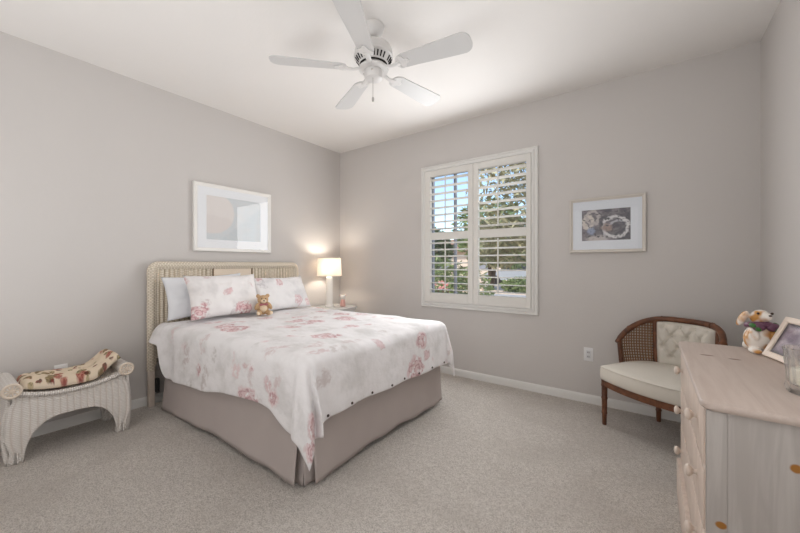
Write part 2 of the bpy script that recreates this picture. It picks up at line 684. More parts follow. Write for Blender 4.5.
    def build(self, name, mat, parent=None, world=True, angle=35, smooth=True, fixn=True):
        if parent is None and world:
            lo = [min(p[i] for p in self.v) for i in range(3)]
            hi = [max(p[i] for p in self.v) for i in range(3)]
            org = Vector(((lo[0] + hi[0]) / 2, (lo[1] + hi[1]) / 2, lo[2]))
        else:
            org = origin_of(parent) if world else Vector((0, 0, 0))
        me = bpy.data.meshes.new(name)
        me.from_pydata([p - org for p in self.v], [], self.f)
        if any(u is not None for u in self.uv):
            ul = me.uv_layers.new(name='UVMap')
            for lp in me.loops:
                u = self.uv[lp.vertex_index]
                if u is not None:
                    ul.data[lp.index].uv = u
        bm = bmesh.new()
        bm.from_mesh(me)
        if fixn:
            bmesh.ops.recalc_face_normals(bm, faces=bm.faces)
        for f in bm.faces:
            f.smooth = smooth
        if smooth:
            th = radians(angle)
            for e in bm.edges:
                if len(e.link_faces) == 2 and e.calc_face_angle(0.0) > th:
                    e.smooth = False
        bm.to_mesh(me)
        bm.free()
        me.materials.append(MAT[mat] if isinstance(mat, str) else mat)
        o = bpy.data.objects.new(name, me)
        COL.objects.link(o)
        if parent is None:
            if world:
                o.location = org
        else:
            o.parent = parent
        return o


def tag(o, label=None, cat=None, group=None, kind=None):
    if label:
        o['label'] = label
    if cat:
        o['category'] = cat
    if group:
        o['group'] = group
    if kind:
        o['kind'] = kind
    return o


def thing(name, label, cat, loc=(0, 0, 0), rz=0.0, group=None):
    o = bpy.data.objects.new(name, None)
    o.empty_display_size = 0.1
    COL.objects.link(o)
    o.location = loc
    o.rotation_euler = (0, 0, rz)
    return tag(o, label, cat, group)


def struct(name, mb, mat, **kw):
    return tag(mb.build(name, mat, **kw), kind='structure')


def lerp_table(tab, x):
    if x <= tab[0][0]:
        return tab[0][1]
    for (a, b), (c, d) in zip(tab, tab[1:]):
        if x <= c:
            k = (x - a) / (c - a)
            k = k * k * (3 - 2 * k)
            return b + (d - b) * k
    return tab[-1][1]


def sstep(x):
    x = max(0.0, min(1.0, x))
    return x * x * (3 - 2 * x)


# ------------------------------------------------------------------ room shell
RX, RY, RZ = 4.095, -4.7, 2.74
WX0, WX1, WZ0, WZ1 = 1.402, 2.575, 0.779, 2.252     # hole for the window in the far wall

b = MB()
b.box(-0.14, RX + 0.14, RY - 0.14, 0.14, -0.12, 0.0)
struct('floor', b, 'carpet', smooth=False)
b = MB()
b.box(-0.14, RX + 0.14, RY - 0.14, 0.14, RZ, RZ + 0.14)
struct('ceiling', b, 'ceiling', smooth=False)
b = MB()
b.box(-0.14, 0, RY - 0.14, 0.14, 0, RZ)
struct('wall_left', b, 'wall', smooth=False)
b = MB()
b.box(0, WX0, 0, 0.14, 0, RZ)
b.box(WX1, RX, 0, 0.14, 0, RZ)
b.box(WX0, WX1, 0, 0.14, 0, WZ0)
b.box(WX0, WX1, 0, 0.14, WZ1, RZ)
struct('wall_back', b, 'wall', smooth=False)
b = MB()
b.box(RX, RX + 0.14, RY - 0.14, 0.14, 0, RZ)
struct('wall_right', b, 'wall', smooth=False)
b = MB()
b.box(0, RX, RY - 0.14, RY, 0, RZ)
struct('wall_front', b, 'wall', smooth=False)


def baseboard(name, p0, p1, nrm):
    prof = [(0, 0), (0.014, 0), (0.014, 0.052), (0.011, 0.064), (0.006, 0.071), (0, 0.073)]
    n = Vector((nrm[0], nrm[1], 0))
    m = MB()
    vs = [Vector((p[0], p[1], 0)) + n * a + Vector((0, 0, z)) for p in (p0, p1) for a, z in prof]
    k = len(prof)
    fs = [(i, (i + 1) % k, k + (i + 1) % k, k + i) for i in range(k)] + [tuple(range(k)), tuple(range(k, 2 * k))]
    m.add(vs, fs)
    struct(name, m, 'trim')


baseboard('baseboard_back', (0, 0), (RX, 0), (0, -1))
baseboard('baseboard_left', (0, 0), (0, RY), (1, 0))
baseboard('baseboard_right', (RX, 0), (RX, RY), (-1, 0))


# ------------------------------------------------------------------ window and shutters
win = bpy.data.objects.new('window_1', None)
COL.objects.link(win)
win.location = (1.99, 0, 0.72)
tag(win, 'white framed window in the far grey wall', kind='structure')


def casing(x0, x1, z0, z1, y_wall, prof, m):
    """mitred frame; prof = (inset from the outer edge, distance out of the wall)"""
    rings = []
    for ins, out in prof:
        rings.append([(x0 + ins, y_wall - out, z0 + ins), (x1 - ins, y_wall - out, z0 + ins),
                      (x1 - ins, y_wall - out, z1 - ins), (x0 + ins, y_wall - out, z1 - ins)])
    vs = [p for r in rings for p in r]
    fs = []
    for i in range(len(rings) - 1):
        for k in range(4):
            k2 = (k + 1) % 4
            fs.append((i * 4 + k, i * 4 + k2, (i + 1) * 4 + k2, (i + 1) * 4 + k))
    m.add(vs, fs)


b = MB()
casing(1.345, 2.632, 0.722, 2.309, 0.0, [(0, 0.0), (0, 0.022), (0.004, 0.027), (0.014, 0.028), (0.018, 0.022), (0.03, 0.022),
                                         (0.036, 0.034), (0.052, 0.036), (0.058, 0.03), (0.057, -0.02), (0.057, -0.1)], b)
b.build('window_frame', 'trim', win, smooth=False)
b = MB()
casing(WX0, WX1, WZ0, WZ1, 0.10, [(0, -0.03), (0, 0.02), (0.035, 0.02), (0.035, -0.03)], b)
b.box(1.706, 1.728, 0.085, 0.125, WZ0 + .03, WZ1 - .03)
b.build('window_sash', 'sash', win, smooth=False)
b = MB()
b.box(WX0 + .03, WX1 - .03, 0.103, 0.107, WZ0 + .03, WZ1 - .03)
b.build('window_pane', 'pane', win, smooth=False)


def shutter(x0, x1, xo0, xo1, label, hinge_left):
    """louvred panel, local x from 0 to its width"""
    z0, z1 = 0.783, 2.248
    zlo, zmid0, zmid1, zhi = 0.885, 1.475, 1.555, 2.182
    y0, y1 = -0.038, -0.006
    t = thing('plantation_shutter', label, 'shutter', ((x0 + x1) / 2, -0.02, z0), 0, 'plantation shutter panels')
    m = MB()
    m.box(x0, xo0, y0, y1, z0, z1, 0.003, 1)
    m.box(xo1, x1, y0, y1, z0, z1, 0.003, 1)
    m.box(xo0, xo1, y0, y1, z0, zlo, 0.002, 1)
    m.box(xo0, xo1, y0, y1, zmid0, zmid1, 0.002, 1)
    m.box(xo0, xo1, y0, y1, zhi, z1, 0.002, 1)
    m.build('shutter_frame', 'shutter', t)
    proto = None
    yc = -0.022
    for (a, c, n) in ((zlo, zmid0, 8), (zmid1, zhi, 8)):
        st = (c - a) / n
        for k in range(n):
            zc = a + (k + 0.5) * st
            if proto is None:
                lm = MB()
                sec = []
                W, T, tilt = 0.0435, 0.0058, radians(-4)
                for q in range(14):
                    an = 2 * pi * q / 14
                    yy, zz = W * cos(an), T * sin(an) * (1 if abs(cos(an)) < .9 else .8)
                    sec.append((yy * cos(tilt) - zz * sin(tilt), yy * sin(tilt) + zz * cos(tilt)))
                lm.prism(sec, -(xo1 - xo0) / 2 + .002, (xo1 - xo0) / 2 - .002, lambda p, q, d: (d, p, q))
                o = lm.build('louver', 'shutter', t, world=False)
                proto = o
            else:
                o = proto.copy()
                COL.objects.link(o)
                o.parent = t
            o.location = Vector(((xo0 + xo1) / 2, yc, zc)) - origin_of(t)
        m = MB()
        xm = (xo0 + xo1) / 2 - .02
        m.box(xm - .0055, xm + .0055, yc - .058, yc - .046, a + .02, c - .015, 0.002, 1)
        m.build('tilt_rod', 'shutter', t)
    hx = x0 if hinge_left else x1
    for zh in (1.0, 1.5, 2.03):
        m = MB()
        m.tube([(hx, y0 - .003, zh - .03), (hx, y0 - .003, zh + .03)], 0.004, 8)
        m.build('hinge', 'shutter', t)
    return t


shutter(1.405, 1.989, 1.478, 1.932, 'left louvred shutter panel of the window, nearer the lamp', True)
shutter(1.992, 2.572, 2.050, 2.528, 'right louvred shutter panel of the window, nearer the dark picture', False)

# ------------------------------------------------------------------ outlets
def outlet(px, pz, wall, label, group=None):
    t = thing('wall_outlet', label, 'outlet', (px, 0, pz) if wall == 'back' else (0, px, pz), 0, None)
    R = Matrix.Rotation(radians(90), 4, 'Z') if wall == 'left' else Matrix()
    def P(m, *a, **k):
        m.box(*a, m=R, **k)
    m = MB(); P(m, -.036, .036, -.006, -.0005, -.058, .058, bev=.002, seg=2); m.build('cover_plate', 'white_plastic', t, world=False)
    m = MB(); P(m, -.017, .017, -.009, -.004, -.034, .034, bev=.002, seg=1); m.build('socket_insert', plain('socket', srgb(216, 217, 219), .3), t, world=False)
    for z in (-.018, .018):
        m = MB()
        P(m, -.009, .009, -.0098, -.008, z - .008, z + .008)
        so_ = m.build('socket_face', plain('socket_face', srgb(190, 190, 192), .4), t, world=False)
        for x in (-.0065, .0065):
            m = MB(); P(m, x - .0012, x + .0012, -.0102, -.0095, z - .004, z + .004); m.build('slot', 'dark', so_, world=False)


outlet(3.047, 0.42, 'back', 'white rectangular wall outlet beside the cane chair')
outlet(-2.795, 0.412, 'left', 'white wall outlet peeking out behind the wicker bench cushion')


# ------------------------------------------------------------------ framed pictures
def picture(name, label, c, w, h, wall, fw, fd, mats, mw, prints, frame_mat, lip=0.004):
    """c = centre on the wall; local x along the wall, local -y out of the wall"""
    rz = 0 if wall == 'back' else radians(90)
    loc = (c[0], -0.004, c[1]) if wall == 'back' else (0.004, c[0], c[1])
    t = thing(name, label, 'picture', (loc[0], loc[1], loc[2] - h / 2), rz)
    z0 = 0.0
    m = MB()
    casing(-w / 2, w / 2, 0, h, 0.0, [(0, 0), (0, fd * .8), (0.004, fd), (fw * .45, fd), (fw * .8, fd * .72), (fw, fd * .72), (fw, fd * .3)], m)
    m.build('frame', frame_mat, t, world=False, smooth=False)
    iw, ih = w / 2 - fw, h - 2 * fw
    m = MB()
    y = -fd * .4
    m.box(-w / 2 + .004, w / 2 - .004, -fd * .3, 0, .004, h - .004)
    m.build('backing', 'lining', t, world=False, smooth=False)
    m = MB()
    ml, mr, mb, mt = mw
    casing(-iw - .002, iw + .002, fw - .002, h - fw + .002, 0, [(0, -y + .0), (0, -y + .002)], m)
    a = (-iw - .002, iw + .002, fw - .002, h - fw + .002)
    q = (-iw + ml, iw - mr, fw + mb, h - fw - mt)
    yy = y - .002
    vs = [(a[0], yy, a[2]), (a[1], yy, a[2]), (a[1], yy, a[3]), (a[0], yy, a[3]),
          (q[0], yy, q[2]), (q[1], yy, q[2]), (q[1], yy, q[3]), (q[0], yy, q[3]),
          (q[0] + .003, yy + .003, q[2] + .003), (q[1] - .003, yy + .003, q[2] + .003), (q[1] - .003, yy + .003, q[3] - .003), (q[0] + .003, yy + .003, q[3] - .003)]
    fs = []
    for s in (0, 4):
        for k in range(4):
            k2 = (k + 1) % 4
            fs.append((s + k, s + k2, s + 4 + k2, s + 4 + k))
    m = MB()
    m.add(vs, fs)
    m.build('mat_board', mats, t, world=False, smooth=False)
    m = MB()
    m.add([(q[0], yy + .002, q[2]), (q[1], yy + .002, q[2]), (q[1], yy + .002, q[3]), (q[0], yy + .002, q[3])], [(0, 1, 2, 3)],
          [(0, 0), (1, 0), (1, 1), (0, 1)])
    m.build('print', prints, t, world=False, smooth=False)
    m = MB()
    m.box(-iw - .001, iw + .001, -fd * .62, -fd * .58, fw - .001, h - fw + .001)
    m.build('glass', 'pane', t, world=False, smooth=False)
    return t


picture('framed_picture', 'white framed pale landscape print hanging above the wicker headboard', (-1.50, 1.655), .81, .655, 'left', .034, .034,
        'mat_white', (.085, .085, .08, .075), 'print_pale', 'frame_white')
picture('framed_picture', 'silver framed dusky print with wide pale mat, right of the window', (3.178, 1.534), .552, .468, 'back', .026, .028,
        'mat_blue', (.068, .075, .075, .075), 'print_dark', 'frame_silver')


# ------------------------------------------------------------------ ceiling fan
FX, FY, BZ = 2.028, -1.673, 2.462
fan = thing('ceiling_fan', 'white five-blade ceiling fan with pull chain, hanging from the ceiling', 'ceiling fan', (FX, FY, RZ))
m = MB(); m.lathe([(.068, 0.0), (.070, -.004), (.068, -.012), (.064, -.03), (.052, -.052), (.034, -.066), (.022, -.07), (.0, -.07)], n=36, cap=False); m.build('canopy', 'fan_white', fan, world=False)
m = MB(); m.lathe([(.0, -.06), (.0125, -.06), (.0125, -.1), (.026, -.105), (.028, -.125), (.0, -.126)], n=24, cap=False); m.build('downrod', 'fan_white', fan, world=False)
m = MB(); m.lathe([(.0, -.112), (.04, -.113), (.085, -.122), (.112, -.14), (.122, -.165), (.122, -.195), (.126, -.199), (.126, -.206), (.118, -.21), (.092, -.248), (.088, -.252), (.0, -.252)], n=48, cap=False)
m.build('motor_housing', 'fan_white', fan, world=False)
m = MB()
for k in range(30):
    a = 2 * pi * k / 30
    if k % 6 == 0:
        continue
    p0 = Vector((.1155 * cos(a), .1155 * sin(a), -.215)); p1 = Vector((.0965 * cos(a), .0965 * sin(a), -.243))
    m.tube([p0, p1], [.0052, .0044], 6)
m.lathe([(.074, -.2525), (.09, -.2525), (.09, -.2535), (.074, -.2535)], n=40, cap=False)
m.build('vent_slots', 'dark', fan, world=False)
m = MB(); m.lathe([(.0, -.25), (.05, -.25), (.05, -.268), (.094, -.272), (.097, -.28), (.094, -.288), (.06, -.292), (.0, -.292)], n=40, cap=False); m.build('flywheel', 'fan_white', fan, world=False)
m = MB(); m.lathe([(.0, -.29), (.058, -.29), (.062, -.298), (.062, -.325), (.056, -.342), (.038, -.352), (.012, -.356), (.0, -.357)], n=36, cap=False)
m.build('switch_housing', 'fan_white', fan, world=False)
for c_ in ((.03, -.052, -.312), (-.045, -.04, -.312)):
    m = MB(); m.ball(c_, .006, 2); m.build('screw', 'chrome', fan, world=False)
m = MB()
ch = Vector((.02, -.03, 0))
m.tube([ch + Vector((0, 0, -.34)), ch + Vector((0, 0, -.475))], .0016, 6)
pc = m.build('pull_chain', 'chrome', fan, world=False)
m = MB(); m.lathe([(.0, -.505), (.006, -.503), (.008, -.49), (.006, -.478), (.0, -.474)], c=ch, n=12, cap=False); m.build('chain_pull', 'chrome', pc, world=False)

bz = BZ - RZ
blade_proto = None
for k in range(5):
    ang = radians(189.5 - 72 * k + YAW)
    if blade_proto is None:
        m = MB()
        outl = []
        r0, r1 = .175, .642
        def hw(r):
            q = (r - r0) / (r1 - r0)
            return .054 + .020 * sstep(q)
        pts = [(r0 + .012, -hw(r0) + .012)]
        n = 12
        for i in range(1, n):
            r = r0 + (r1 - .055 - r0) * i / (n - 1)
            pts.append((r, -hw(r)))
        cr = .055
        h1 = hw(r1)
        for i in range(1, 9):
            a = pi / 2 * i / 8
            pts.append((r1 - cr + cr * sin(a), -(h1 - cr) - cr * cos(a)))
        up = [(r, -y) for r, y in reversed(pts)]
        poly = [(r0, -hw(r0) + .028)] + pts + up + [(r0, hw(r0) - .028)]
        pit = radians(-12)
        m.prism(poly, -.0032, .0032, lambda r, y, d: (r, y * cos(pit) - d * sin(pit), y * sin(pit) + d * cos(pit)))
        bl = m.build('blade', 'fan_blade', fan, world=False)
        bl.location = (0, 0, bz)
        # blade iron: arm with a scalloped plate
        m = MB()
        ir = MB()
        z = -.006
        plate = [(.165, -.022), (.18, -.044), (.20, -.05), (.218, -.04), (.225, -.022), (.245, -.014), (.252, 0)]
        plate = plate + [(r, -y) for r, y in reversed(plate[:-1])]
        m.prism(plate, -.010, -.0035, lambda r, y, d: (r, y * cos(pit) - d * sin(pit), y * sin(pit) + d * cos(pit)))
        m.tube([(.075, 0, -.002), (.10, 0, -.006), (.13, 0, -.013), (.16, 0, -.012), (.19, 0, -.0075)], [.016, .017, .016, .018, .02], 12, flat=(1, .38))
        for (sx, sy) in ((.19, -.03), (.19, .03), (.232, 0)):
            m.ball((sx, sy * cos(pit), sy * sin(pit) - .0105), (.005, .005, .003), 1)
        irn = m.build('blade_iron', 'fan_white', bl, world=False)
        blade_proto, iron_proto = bl, irn
        bl.rotation_euler = (0, 0, ang)
    else:
        bl = blade_proto.copy(); COL.objects.link(bl); bl.parent = fan
        bl.rotation_euler = (0, 0, ang)
        ir = iron_proto.copy(); COL.objects.link(ir); ir.parent = bl

# ------------------------------------------------------------------ bed
BY0, BY1 = -2.19, -0.745           # sides of the mattress
bed = thing('bed', 'queen bed with cream wicker headboard and taupe bed skirt', 'bed', (1.0, (BY0 + BY1) / 2, 0))

# headboard
HY0, HY1, HZ = -2.285, -0.752, 1.225
m = MB()
path = []
R = .055
for i in range(0, 9):
    path.append((.062, HY0 + .03, .30 + (HZ - .03 - R - .30) * i / 8))
for i in range(1, 9):
    a = pi / 2 * i / 8
    path.append((.062, HY0 + .03 + R - R * cos(a), HZ - .03 - R + R * sin(a)))
for i in range(1, 24):
    path.append((.062, HY0 + .03 + R + (HY1 - HY0 - .06 - 2 * R) * i / 24, HZ - .03))
for i in range(0, 9):
    a = pi / 2 * i / 8
    path.append((.062, HY1 - .03 - R + R * sin(a), HZ - .03 - R + R * cos(a)))
for i in range(1, 9):
    path.append((.062, HY1 - .03, HZ - .03 - R + (.30 - HZ + .03 + R) * i / 8))
m.tube(path, .030, 16, up=(1, 0, 0), flat=(1, .95))
hb = m.build('headboard', 'wicker_cream_wrap', bed)
py0, py1, pz1 = HY0 + .052, HY1 - .052, HZ - .052
split = [py0, -1.745, -1.345, py1]
def ribbed(y0, y1, z0, z1, x, pitch, amp):
    g = MB()
    n = int((y1 - y0) / pitch) * 6
    def fn(u, v):
        y = y0 + (y1 - y0) * u
        z = z0 + (z1 - z0) * v
        s = abs(sin(pi * (y - y0) / pitch)) ** .6
        return (x + amp * s, y, z), (y, z)
    g.grid(fn, n, 2)
    return g
ribbed(split[0] + .012, split[1], .40, pz1, .052, .034, .016).build('woven_panel', 'wicker_cream', hb)
ribbed(split[2], split[3] - .012, .40, pz1, .052, .034, .016).build('woven_panel', 'wicker_cream', hb)
m = MB()
m.grid(lambda u, v: ((.064, split[1] + (split[2] - split[1]) * u, .4 + (pz1 - .4) * v), (u * (split[2] - split[1]), v * (pz1 - .4))), 2, 2)
m.build('flat_woven_panel', 'wicker_flat', hb)
m = MB()
for y in (split[1], split[2]):
    m.tube([(.068, y, .40), (.068, y, pz1)], .007, 8, up=(1, 0, 0))
m.build('divider_reed', 'reed_brown', hb)
m = MB()
m.tube([(.066, py0 + .006, .35), (.066, py0 + .006, pz1 - .02), (.066, py0 + .02, pz1 - .004), (.066, py1 - .02, pz1 - .004), (.066, py1 - .006, pz1 - .02), (.066, py1 - .006, .35)], .011, 10, up=(1, 0, 0))
m.build('inner_rim', 'wicker_cream_wrap', hb)
m = MB(); m.box(.036, .05, py0, py1, .36, pz1); m.build('headboard_backing', 'lining', hb, smooth=False)
for y in (HY0 + .03, HY1 - .03):
    m = MB(); m.box(.045, .085, y - .022, y + .022, 0, .34, .004); m.build('headboard_leg', 'wood_edge', hb)
m = MB()
for y in (HY0 + .055, HY1 - .055):
    m.box(.086, .13, y - .006, y + .016, .12, .24, .003)
m.box(.1, 1.9, BY0 + .09, BY1 - .09, .06, .1, .004)
m.build('bed_frame', 'dark', bed)
for (x, y) in ((.3, BY0 + .2), (.3, BY1 - .2), (1.75, BY0 + .2), (1.75, BY1 - .2)):
    m = MB(); m.tube([(x, y, 0), (x, y, .08)], .018, 10); m.build('bed_frame_leg', 'dark', bed)

m = MB(); m.box(.115, 1.965, BY0 + .03, BY1 - .03, .10, .36, .03, 3); m.build('box_spring', 'skirt', bed)
m = MB(); m.box(.115, 1.985, BY0, BY1, .36, .672, .055, 4); m.build('mattress', 'mattress', bed)

# skirt: side, foot and far panels with loose hems, an inset head section and a pleat at each foot corner
m = MB()
def skirt_panel(p0, p1, nrm, z_top, waves, seed, flare=.022, zb=.012, hemlift=None):
    p0, p1, nrm = Vector((*p0, 0)), Vector((*p1, 0)), Vector((*nrm, 0))
    L = (p1 - p0).length
    def fn(u, v):
        k = 1 - v
        w = sum(a * sin(f * u * L + ph) for a, f, ph in waves)
        nz = noise.noise(Vector((u * L * 2.2 + seed, v * 1.5, 0))) * .008
        lift = zb + (hemlift(u) if hemlift else 0)
        z = z_top + (lift - z_top) * k
        p = p0 + (p1 - p0) * u + nrm * (k * flare + k ** 1.5 * w + nz * k)
        return (p.x, p.y, z), (u * L, z)
    m.grid(fn, max(8, int(L * 60)), 14)
sy, fx, fy = BY0 - .006, 1.985, BY1 + .01
skirt_panel((.225, sy), (1.955, sy), (0, -1), .40, [(.007, 4.2, .5), (.004, 11, 1.0), (.003, 19, 2)], 1.0, .03, .012, lambda u: .022 * sstep((u - .12) / .3) * (1 - .4 * sstep((u - .6) / .4)))
skirt_panel((fx, BY0 + .045), (fx, fy), (1, 0), .40, [(.008, 5.1, 2.2), (.004, 12.5, .3)], 5.0, .028, .014, lambda u: .016 * sin(pi * u) ** 2 + .012 * sin(u * 14) ** 2)
skirt_panel((1.955, fy), (.13, fy), (0, 1), .40, [(.007, 4.2, .5), (.004, 11, 1.0)], 9.0)
skirt_panel((.13, sy + .028), (.25, sy + .012), (0, -1), .40, [], 13.0, .006, .02)
# pleat inserts behind the split corners
skirt_panel((1.90, sy + .018), (fx - .012, sy + .022), (0, -1), .40, [], 3.0, .016, .014)
skirt_panel((fx - .018, BY0 + .0), (fx - .014, BY0 + .10), (1, 0), .40, [], 4.0, .016, .014)
sk = m.build('bed_skirt', 'skirt', bed, fixn=False)
sm = sk.modifiers.new('thickness', 'SOLIDIFY'); sm.thickness = .003; sm.offset = 0

# duvet cover
DZ, DR = .712, .07
XA, XB, YA, YB = .14, 1.985, -2.175, -.77
def side_prof(a):
    if a < DR * pi / 2:
        return DR * sin(a / DR), DR * (1 - cos(a / DR))
    q = a - DR * pi / 2
    return DR + q * .07, DR + q * .997
def L_side(s):
    return lerp_table([(0, .19), (.13, .20), (.25, .46), (.6, .445), (1.35, .36), (1.62, .36), (1.84, .44)], s)
def L_foot(t):
    return lerp_table([(0, .42), (.1, .385), (.5, .375), (1.0, .395), (1.41, .395)], t)
def L_far(s):
    return .40
SL, TL = XB - XA, YB - YA
def duvet_pt(s, t, ks, kt):
    """s along the bed, t across, ks / kt: 0..1 beyond the foot / beyond a side (kt < 0 near side)"""
    bx = ks * L_foot(max(0, min(TL, t)))
    near = kt < 0
    by = abs(kt) * (L_side(s) if near else L_far(s))
    x, y = XA + s, YA + t
    rho = sqrt(bx * bx + by * by)
    nw = noise.noise(Vector((s * 3.1, t * 3.1, .3))) * .010 + noise.noise(Vector((s * 6.5, t * 9.5, 1.7))) * .008
    if rho < 1e-6:
        edge = min(1, min(s + .02, SL - s, t, TL - t) / .25)
        z = DZ + .012 * sstep(edge) + nw - .012 * (1 - sstep((s) / .12))
        return Vector((x, y, z)), (s, t)
    th = atan2(by, bx)          # 0 = foot, pi/2 = side
    out, down = side_prof(rho)
    corner = sin(2 * th) if bx > 0 and by > 0 else 0.0
    k = min(1, down / .3)
    if corner > 0:
        # the spare cloth of the corner hangs as one broad fold with a crease on the foot side
        ph = th - .20 * corner * k
        f = .085 * corner ** .8 - .055 * exp(-((th - .50) / .13) ** 2) + .034 * exp(-((th - .30) / .10) ** 2) - .014 * exp(-((th - 1.15) / .14) ** 2)
        out += f * k * (1 if near else .6)
        down *= 1.0 - .07 * corner
    else:
        ph = th
        q = s if by > 0 else t
        sd = 0 if by > 0 else 4.0
        w = .010 * sin(q * 7.3 + sd) + .007 * sin(q * 15.1 + 1 + sd) + noise.noise(Vector((q * 4, down * 3, sd))) * .012
        out += k * w
        if by > 0 and near:
            fl = 1 - sstep((s - .02) / .26)
            out += fl * .10 * k
            out += -.02 * exp(-((s - .3) / .06) ** 2) * k
    sgn = -1 if near else 1
    p = Vector((x + out * cos(ph), y + sgn * out * sin(ph), DZ - down + nw * (1 - k)))
    return p, (s + bx, t + sgn * by)
NS, NT_, NK = 74, 58, 20
srow = [(SL * i / NS, 0) for i in range(NS + 1)] + [(SL, (k + 1) / NK) for k in range(NK)]
trow = [(0, -(NK - k) / NK) for k in range(NK)] + [(TL * j / NT_, 0) for j in range(NT_ + 1)] + [(TL, (k + 1) / NK) for k in range(NK)]
vs, us = [], []
for (s, ks) in srow:
    for (t, kt) in trow:
        p, uv = duvet_pt(s, t, ks, kt)
        vs.append(p); us.append(uv)
W = len(trow)
fs = [(i * W + j, (i + 1) * W + j, (i + 1) * W + j + 1, i * W + j + 1) for i in range(len(srow) - 1) for j in range(W - 1)]
m = MB(); m.add(vs, fs, us)
duvet = m.build('duvet', 'duvet', None, angle=80)
tag(duvet, 'white duvet with faded pink roses spread over the bed', 'duvet')
so = duvet.modifiers.new('thickness', 'SOLIDIFY'); so.thickness = .016; so.offset = -1
ss = duvet.modifiers.new('soft', 'SUBSURF'); ss.levels = 1; ss.render_levels = 1
btn = plain('button', srgb(72, 60, 58), .4)
dorg = origin_of(duvet)
for i in range(8):
    t = .07 + 1.27 * i / 7
    p, _ = duvet_pt(SL, t, .94, 0)
    m = MB()
    m.lathe([(.0, .004), (.007, .0035), (.0085, 0), (.007, -.002), (0, -.002)], c=p + Vector((.006, 0, 0)), n=14, m=Matrix.Rotation(radians(90), 4, 'Y'), cap=False)
    m.build('button', btn, duvet)


# pillows
def pillow(name, label, mat, w, h, th, c, lean, yaw=0, roll=0, flange=0, seed=0, group=None):
    """stands on its long edge; local x = width, y = height, z = thickness (towards the foot of the bed)"""
    m = MB()
    N = 34
    def shape(u, v, sgn):
        a, b2 = u * 2 - 1, v * 2 - 1
        pin = 1 - .07 * (1 - abs(b2) ** 2)     # edges pull in between the corners
        pin2 = 1 - .09 * (1 - abs(a) ** 2)
        x = a * w / 2 * (pin if abs(a) > 0 else 1)
        y = b2 * h / 2 * pin2
        e = max(0, (1 - a ** 4)) ** .55 * max(0, (1 - b2 ** 4)) ** .55
        nz = noise.noise(Vector((a * 1.7 + seed, b2 * 1.7, sgn))) * .022 + noise.noise(Vector((a * 4.5 + seed, b2 * 4.5, sgn))) * .013
        z = sgn * (th / 2 * e + nz * e)
        y += -.02 * (1 - b2) * 0
        return (x, y, z), (x + seed * .31, y)
    m.grid(lambda u, v: shape(u, v, 1), N, N)
    m.grid(lambda u, v: shape(u, v, -1), N, N)
    # local (x,y,z) -> world: x -> +y, y -> up, z -> +x
    B = Matrix(((0, 0, 1, 0), (1, 0, 0, 0), (0, 1, 0, 0), (0, 0, 0, 1)))
    X = Matrix.Translation(c) @ Matrix.Rotation(yaw, 4, 'Z') @ Matrix.Rotation(-lean, 4, 'Y') @ Matrix.Rotation(roll, 4, 'X') @ B
    m.v = [X @ p for p in m.v]
    o = m.build(name, mat, None, angle=80)
    bm = bmesh.new(); bm.from_mesh(o.data); bmesh.ops.remove_doubles(bm, verts=bm.verts, dist=.0006); bmesh.ops.recalc_face_normals(bm, faces=bm.faces); bm.to_mesh(o.data); bm.free()
    return tag(o, label, 'pillow', group)


pillow('pillow', 'plain white pillow leaning on the headboard at the near side', 'white_cotton', .70, .375, .12, (.200, -1.86, .922), radians(15), seed=1.0, roll=radians(2))
pillow('pillow', 'plain white pillow mostly hidden behind the pale floral sham', 'white_cotton', .64, .33, .08, (.180, -1.16, .900), radians(15), seed=2.0)
pillow('pillow_sham', 'floral sham with bold pink roses, left of the teddy bear', 'sham', .63, .40, .14, (.405, -1.80, .924), radians(24), seed=3.0, yaw=radians(-2))
pillow('pillow_sham', 'paler floral sham right of the teddy bear, nearer the lamp', 'sham_pale', .66, .375, .14, (.365, -1.19, .901), radians(27), seed=4.0, yaw=radians(3))


# teddy bear
def blob(name, balls, mat, parent, voxel=.005):
    m = MB()
    for (c, r, *rot) in balls:
        m.ball(c, r, 3, rot[0] if rot else None)
    o = m.build(name, mat, parent, world=False)
    md = o.modifiers.new('join', 'REMESH'); md.mode = 'VOXEL'; md.voxel_size = voxel; md.use_smooth_shade = True
    sm = o.modifiers.new('soft', 'SMOOTH'); sm.factor = .5; sm.iterations = 4
    return o


bear = thing('teddy_bear', 'small tan teddy bear sitting between the two floral shams', 'teddy bear', (.575, -1.54, .734), radians(-22))
bear.scale = (.93, .93, .93)
bd = blob('body', [((0, 0, .062), (.05, .055, .062)), ((.0, 0, .15), (.046, .052, .046)), ((0, -.045, .188), (.013, .02, .02)), ((0, .045, .188), (.013, .02, .02)),
                   ((.03, -.058, .09), (.02, .02, .042), Matrix.Rotation(radians(-28), 4, 'X')), ((.03, .058, .09), (.02, .02, .042), Matrix.Rotation(radians(28), 4, 'X')),
                   ((.055, -.042, .026), (.05, .025, .025), Matrix.Rotation(radians(-20), 4, 'Z')), ((.055, .042, .026), (.05, .025, .025), Matrix.Rotation(radians(20), 4, 'Z'))], 'bear', bear)
m = MB(); m.ball((.042, 0, .138), (.02, .027, .021), 3); mz = m.build('muzzle', 'bear_light', bear, world=False)
m = MB(); m.ball((.06, 0, .144), (.006, .009, .006), 2); m.build('nose', 'bear_dark', mz, world=False)
for s in (-1, 1):
    m = MB(); m.ball((.041, s * .019, .163), .0055, 2); m.build('eye', 'bear_dark', bear, world=False)
    m = MB(); m.ball((.103, s * .060, .028), (.006, .017, .018), 2, Matrix.Rotation(radians(s * 20), 4, 'Z')); m.build('paw_pad', 'bear_light', bear, world=False)
m = MB(); m.ball((.03, 0, .065), (.028, .036, .042), 3); m.build('belly_patch', 'bear_light', bear, world=False)
m = MB()
